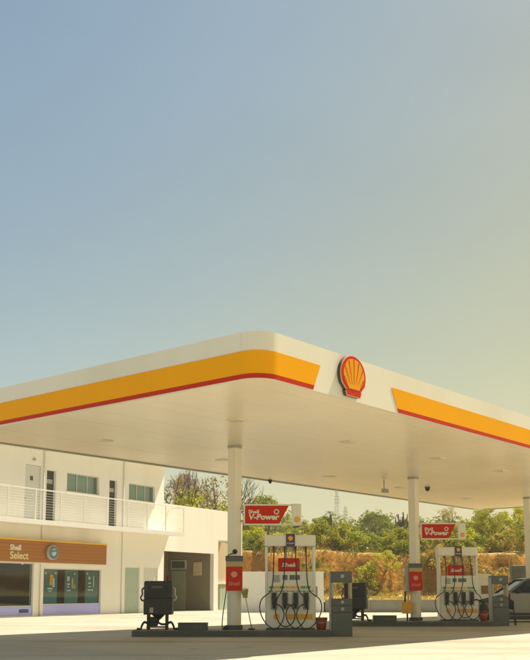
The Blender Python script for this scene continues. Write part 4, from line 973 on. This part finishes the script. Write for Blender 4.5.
# behind the garage wing
G2 = 'trees behind the garage wing'
plant('yellow', 0, 171, 70, 489, 'bright green bushy tree over the garage parapet beside the shop corner', group=G2, z=0.6)
plant('green', 1, 186, 74, 500, 'low green tree over the garage parapet left of the tower', group=G2, z=0.6)
plant('olive', 1, 197, 76, 473, 'thin brown-olive tree in front of the pink tower', group=G2, z=0.6)
plant('olive', 0, 216, 78, 472, 'thin olive tree just left of the nearest column', group=G2, z=0.6)
plant('green', 0, 207, 72, 505, 'low green tree over the garage parapet below the thin olive ones', group=G2, z=0.6)
plant('yellow', 0, 229, 74, 499, 'yellow-green tree behind the nearest column', group=G2, z=0.6)
for (px, Y, top, sd, lab) in ((170, 69, 462, 5, 'bare branching tree beside the shop corner'), (222, 71, 468, 8, 'bare branching tree close to the nearest column'), (206, 82, 466, 13, 'bare tree with fine twigs behind the garage wing')):
    tz = 1.17 + (590-top)/943*Y; me, tips = bare_tree(sd, 10)
    hm = max(v.co.z for v in me.vertices); s = (tz-0.6)/hm
    t = thing('bare_tree', ((px-265)/935*Y, Y, 0.6), sd, lab, 'tree', 'leafless trees'); t.scale = (s, s, s); place('trunk', me, t, (0, 0, 0))
# two dark snags left of the middle column and a tufted pole
for (px, top, sd, lab) in ((399, 514, 3, 'left dark leafless snag beside the middle column'), (404, 512, 4, 'right dark leafless snag beside the middle column')):
    Y = 71; X = (px-265)/935*Y; zg = terrain(X, Y); tz = 1.17+(590-top)/943*Y; b = B(); r2 = random.Random(sd); H = tz-zg
    b.tube([(0, 0, -0.3), (0.05, 0, H*0.5), (-0.05, 0, H)], [0.13, 0.1, 0.05], 6)
    for k in range(4):
        z = H*r2.uniform(0.6, 0.85); s = r2.choice((-1, 1)); b.tube([(0, 0, z), (s*0.22, 0, z+0.1), (s*0.28, 0, z+0.55)], [0.06, 0.05, 0.03], 5)
    t = thing('dead_snag', (X, Y, zg), 0, lab, 'tree', 'leafless trees'); b.build('trunk', m_bark, t)
X = (330.5-265)/935*78; zg = terrain(X, 78); H = 1.17+(590-512)/943*78-zg
t = thing('palm_tree', (X, 78, zg), 0, 'small dark tufted palm poking above the trees right of the pump', 'tree')
B().tube([(0, 0, -0.3), (0.1, 0, H*0.5), (0, 0, H-0.2)], [0.14, 0.1, 0.09], 7).build('trunk', m_bark, t)
b = B()
for k in range(26):
    a = k*2.4; e = random.uniform(-0.2, 0.9); ln = random.uniform(0.55, 0.85); c0 = Vector((0, 0, H-0.2)); d = Vector((math.cos(a), math.sin(a), e)).normalized()
    sd = d.cross(Vector((0, 0, 1))).normalized()*0.06; m = c0+d*ln*0.6; tp = c0+d*ln+Vector((0, 0, -0.2))
    b.bm.faces.new([b.bm.verts.new(p) for p in (c0-sd*0.4, m-sd, tp, m+sd)])
b.build('crown', m_leafd, t)
# bushes along the lip and face of the bank
spots = []
r3 = random.Random(12)
for i in range(30):
    px = 236 + i*10.2 + r3.uniform(-3, 3); Y = r3.uniform(66.8, 70.0); spots.append((px, Y, r3.choice((0, 0, 1, 2)), r3.uniform(0.75, 1.25)))
for px, Y, k, s in ((366, 64.9, 0, 0.9), (352, 65, 1, 0.75), (300, 65, 1, 0.7), (385, 65.2, 0, 0.8), (318, 65.4, 0, 0.7), (428, 65, 1, 0.7), (262, 64.8, 2, 1.0), (440, 64.6, 2, 1.1), (456, 64.8, 2, 1.2), (470, 64.5, 2, 1.1), (486, 64.3, 2, 1.2), (500, 64.6, 2, 1.2), (247, 64.4, 0, 0.7), (333, 64.4, 2, 0.7), (376, 63.8, 0, 0.55)): spots.append((px, Y, k, s))
spots.sort()
ORD = ['first', 'second', 'third', 'fourth', 'fifth', 'sixth', 'seventh', 'eighth', 'ninth', 'tenth', 'eleventh', 'twelfth', 'thirteenth', 'fourteenth', 'fifteenth', 'sixteenth', 'seventeenth', 'eighteenth', 'nineteenth', 'twentieth'] + ['twenty-' + k for k in ('first', 'second', 'third', 'fourth', 'fifth', 'sixth', 'seventh', 'eighth', 'ninth')]
cnt = {0: 0, 1: 0, 2: 0}
for px, Y, k, s in spots:
    X = (px-265)/935*Y; tr, cr = protos['bush'][k]
    lab = ('yellow-green', 'dark green', 'dry straw-coloured')[k] + ' bush on the bank edge, ' + ORD[min(cnt[k], 28)] + ' of its colour from the left'; cnt[k] += 1
    t = thing('bush', (X, Y, terrain(X, Y)-0.1), r3.uniform(0, 6), lab, 'bush', 'bushes along the bank edge'); t.scale = (s*1.1, s*1.1, s)
    place('trunk', tr, t, (0, 0, 0)); place('crown', cr, t, (0, 0, 0))
# dry grass on the bank
b = B(); bm = b.bm; r4 = random.Random(5)
for _ in range(26000):
    X = r4.uniform(-4, 24); Y = r4.choice((r4.uniform(63, 69), r4.uniform(50.5, 66))); z = terrain(X, Y)
    if noise.noise(Vector((X*0.5, Y*0.5, 9))) < -0.05 and Y > 62.5: continue
    hgt = r4.uniform(0.10, 0.35) if Y > 62 else r4.uniform(0.04, 0.14); a = r4.uniform(0, 6.28); d = Vector((math.cos(a), math.sin(a), 0)); w = d*0.03; p = Vector((X, Y, z-0.02)); ln = Vector((r4.uniform(-.5, .5), r4.uniform(-.5, .5), 1))*hgt
    bm.faces.new([bm.verts.new(q) for q in (p-w, p+w, p+ln)])
tag(b.build('dry_grass', m_dry), 'dry straw-yellow grass covering the earth bank', 'grass', kind='stuff')
# far wood closing the hillside
b2 = leaf_cloud([(Vector((x, 150 + r4.uniform(-14, 14), terrain(x, 150) + r4.uniform(0.5, 3.2))), r4.uniform(2.2, 4.0)) for x in [(-60 + i*2.0 + r4.uniform(-1, 1)) for i in range(95)]], 40, 0.36, r4)
me = bpy.data.meshes.new('far_wood'); b2.to_mesh(me); b2.free(); me.materials.append(m_leafg)
o = bpy.data.objects.new('far_wood', me); COL.objects.link(o); tag(o, 'green wood on the far slope seen between the trees', 'wood', kind='stuff')

# ------------------------------------------------------------------ dusty air
m_haze = bpy.data.materials.new('dusty_air'); m_haze.use_nodes = True
n_, l_ = m_haze.node_tree.nodes, m_haze.node_tree.links
n_.remove(n_['Principled BSDF']); pv = n_.new('ShaderNodeVolumePrincipled')
pv.inputs['Color'].default_value = (0.92, 0.93, 0.88, 1); pv.inputs['Density'].default_value = 0.0009; pv.inputs['Anisotropy'].default_value = 0.0
l_.new(pv.outputs['Volume'], n_['Material Output'].inputs['Volume'])
tag(B().box(-1450, 1450, -250, 1450, -1.0, 62).build('haze', m_haze), kind='stuff')
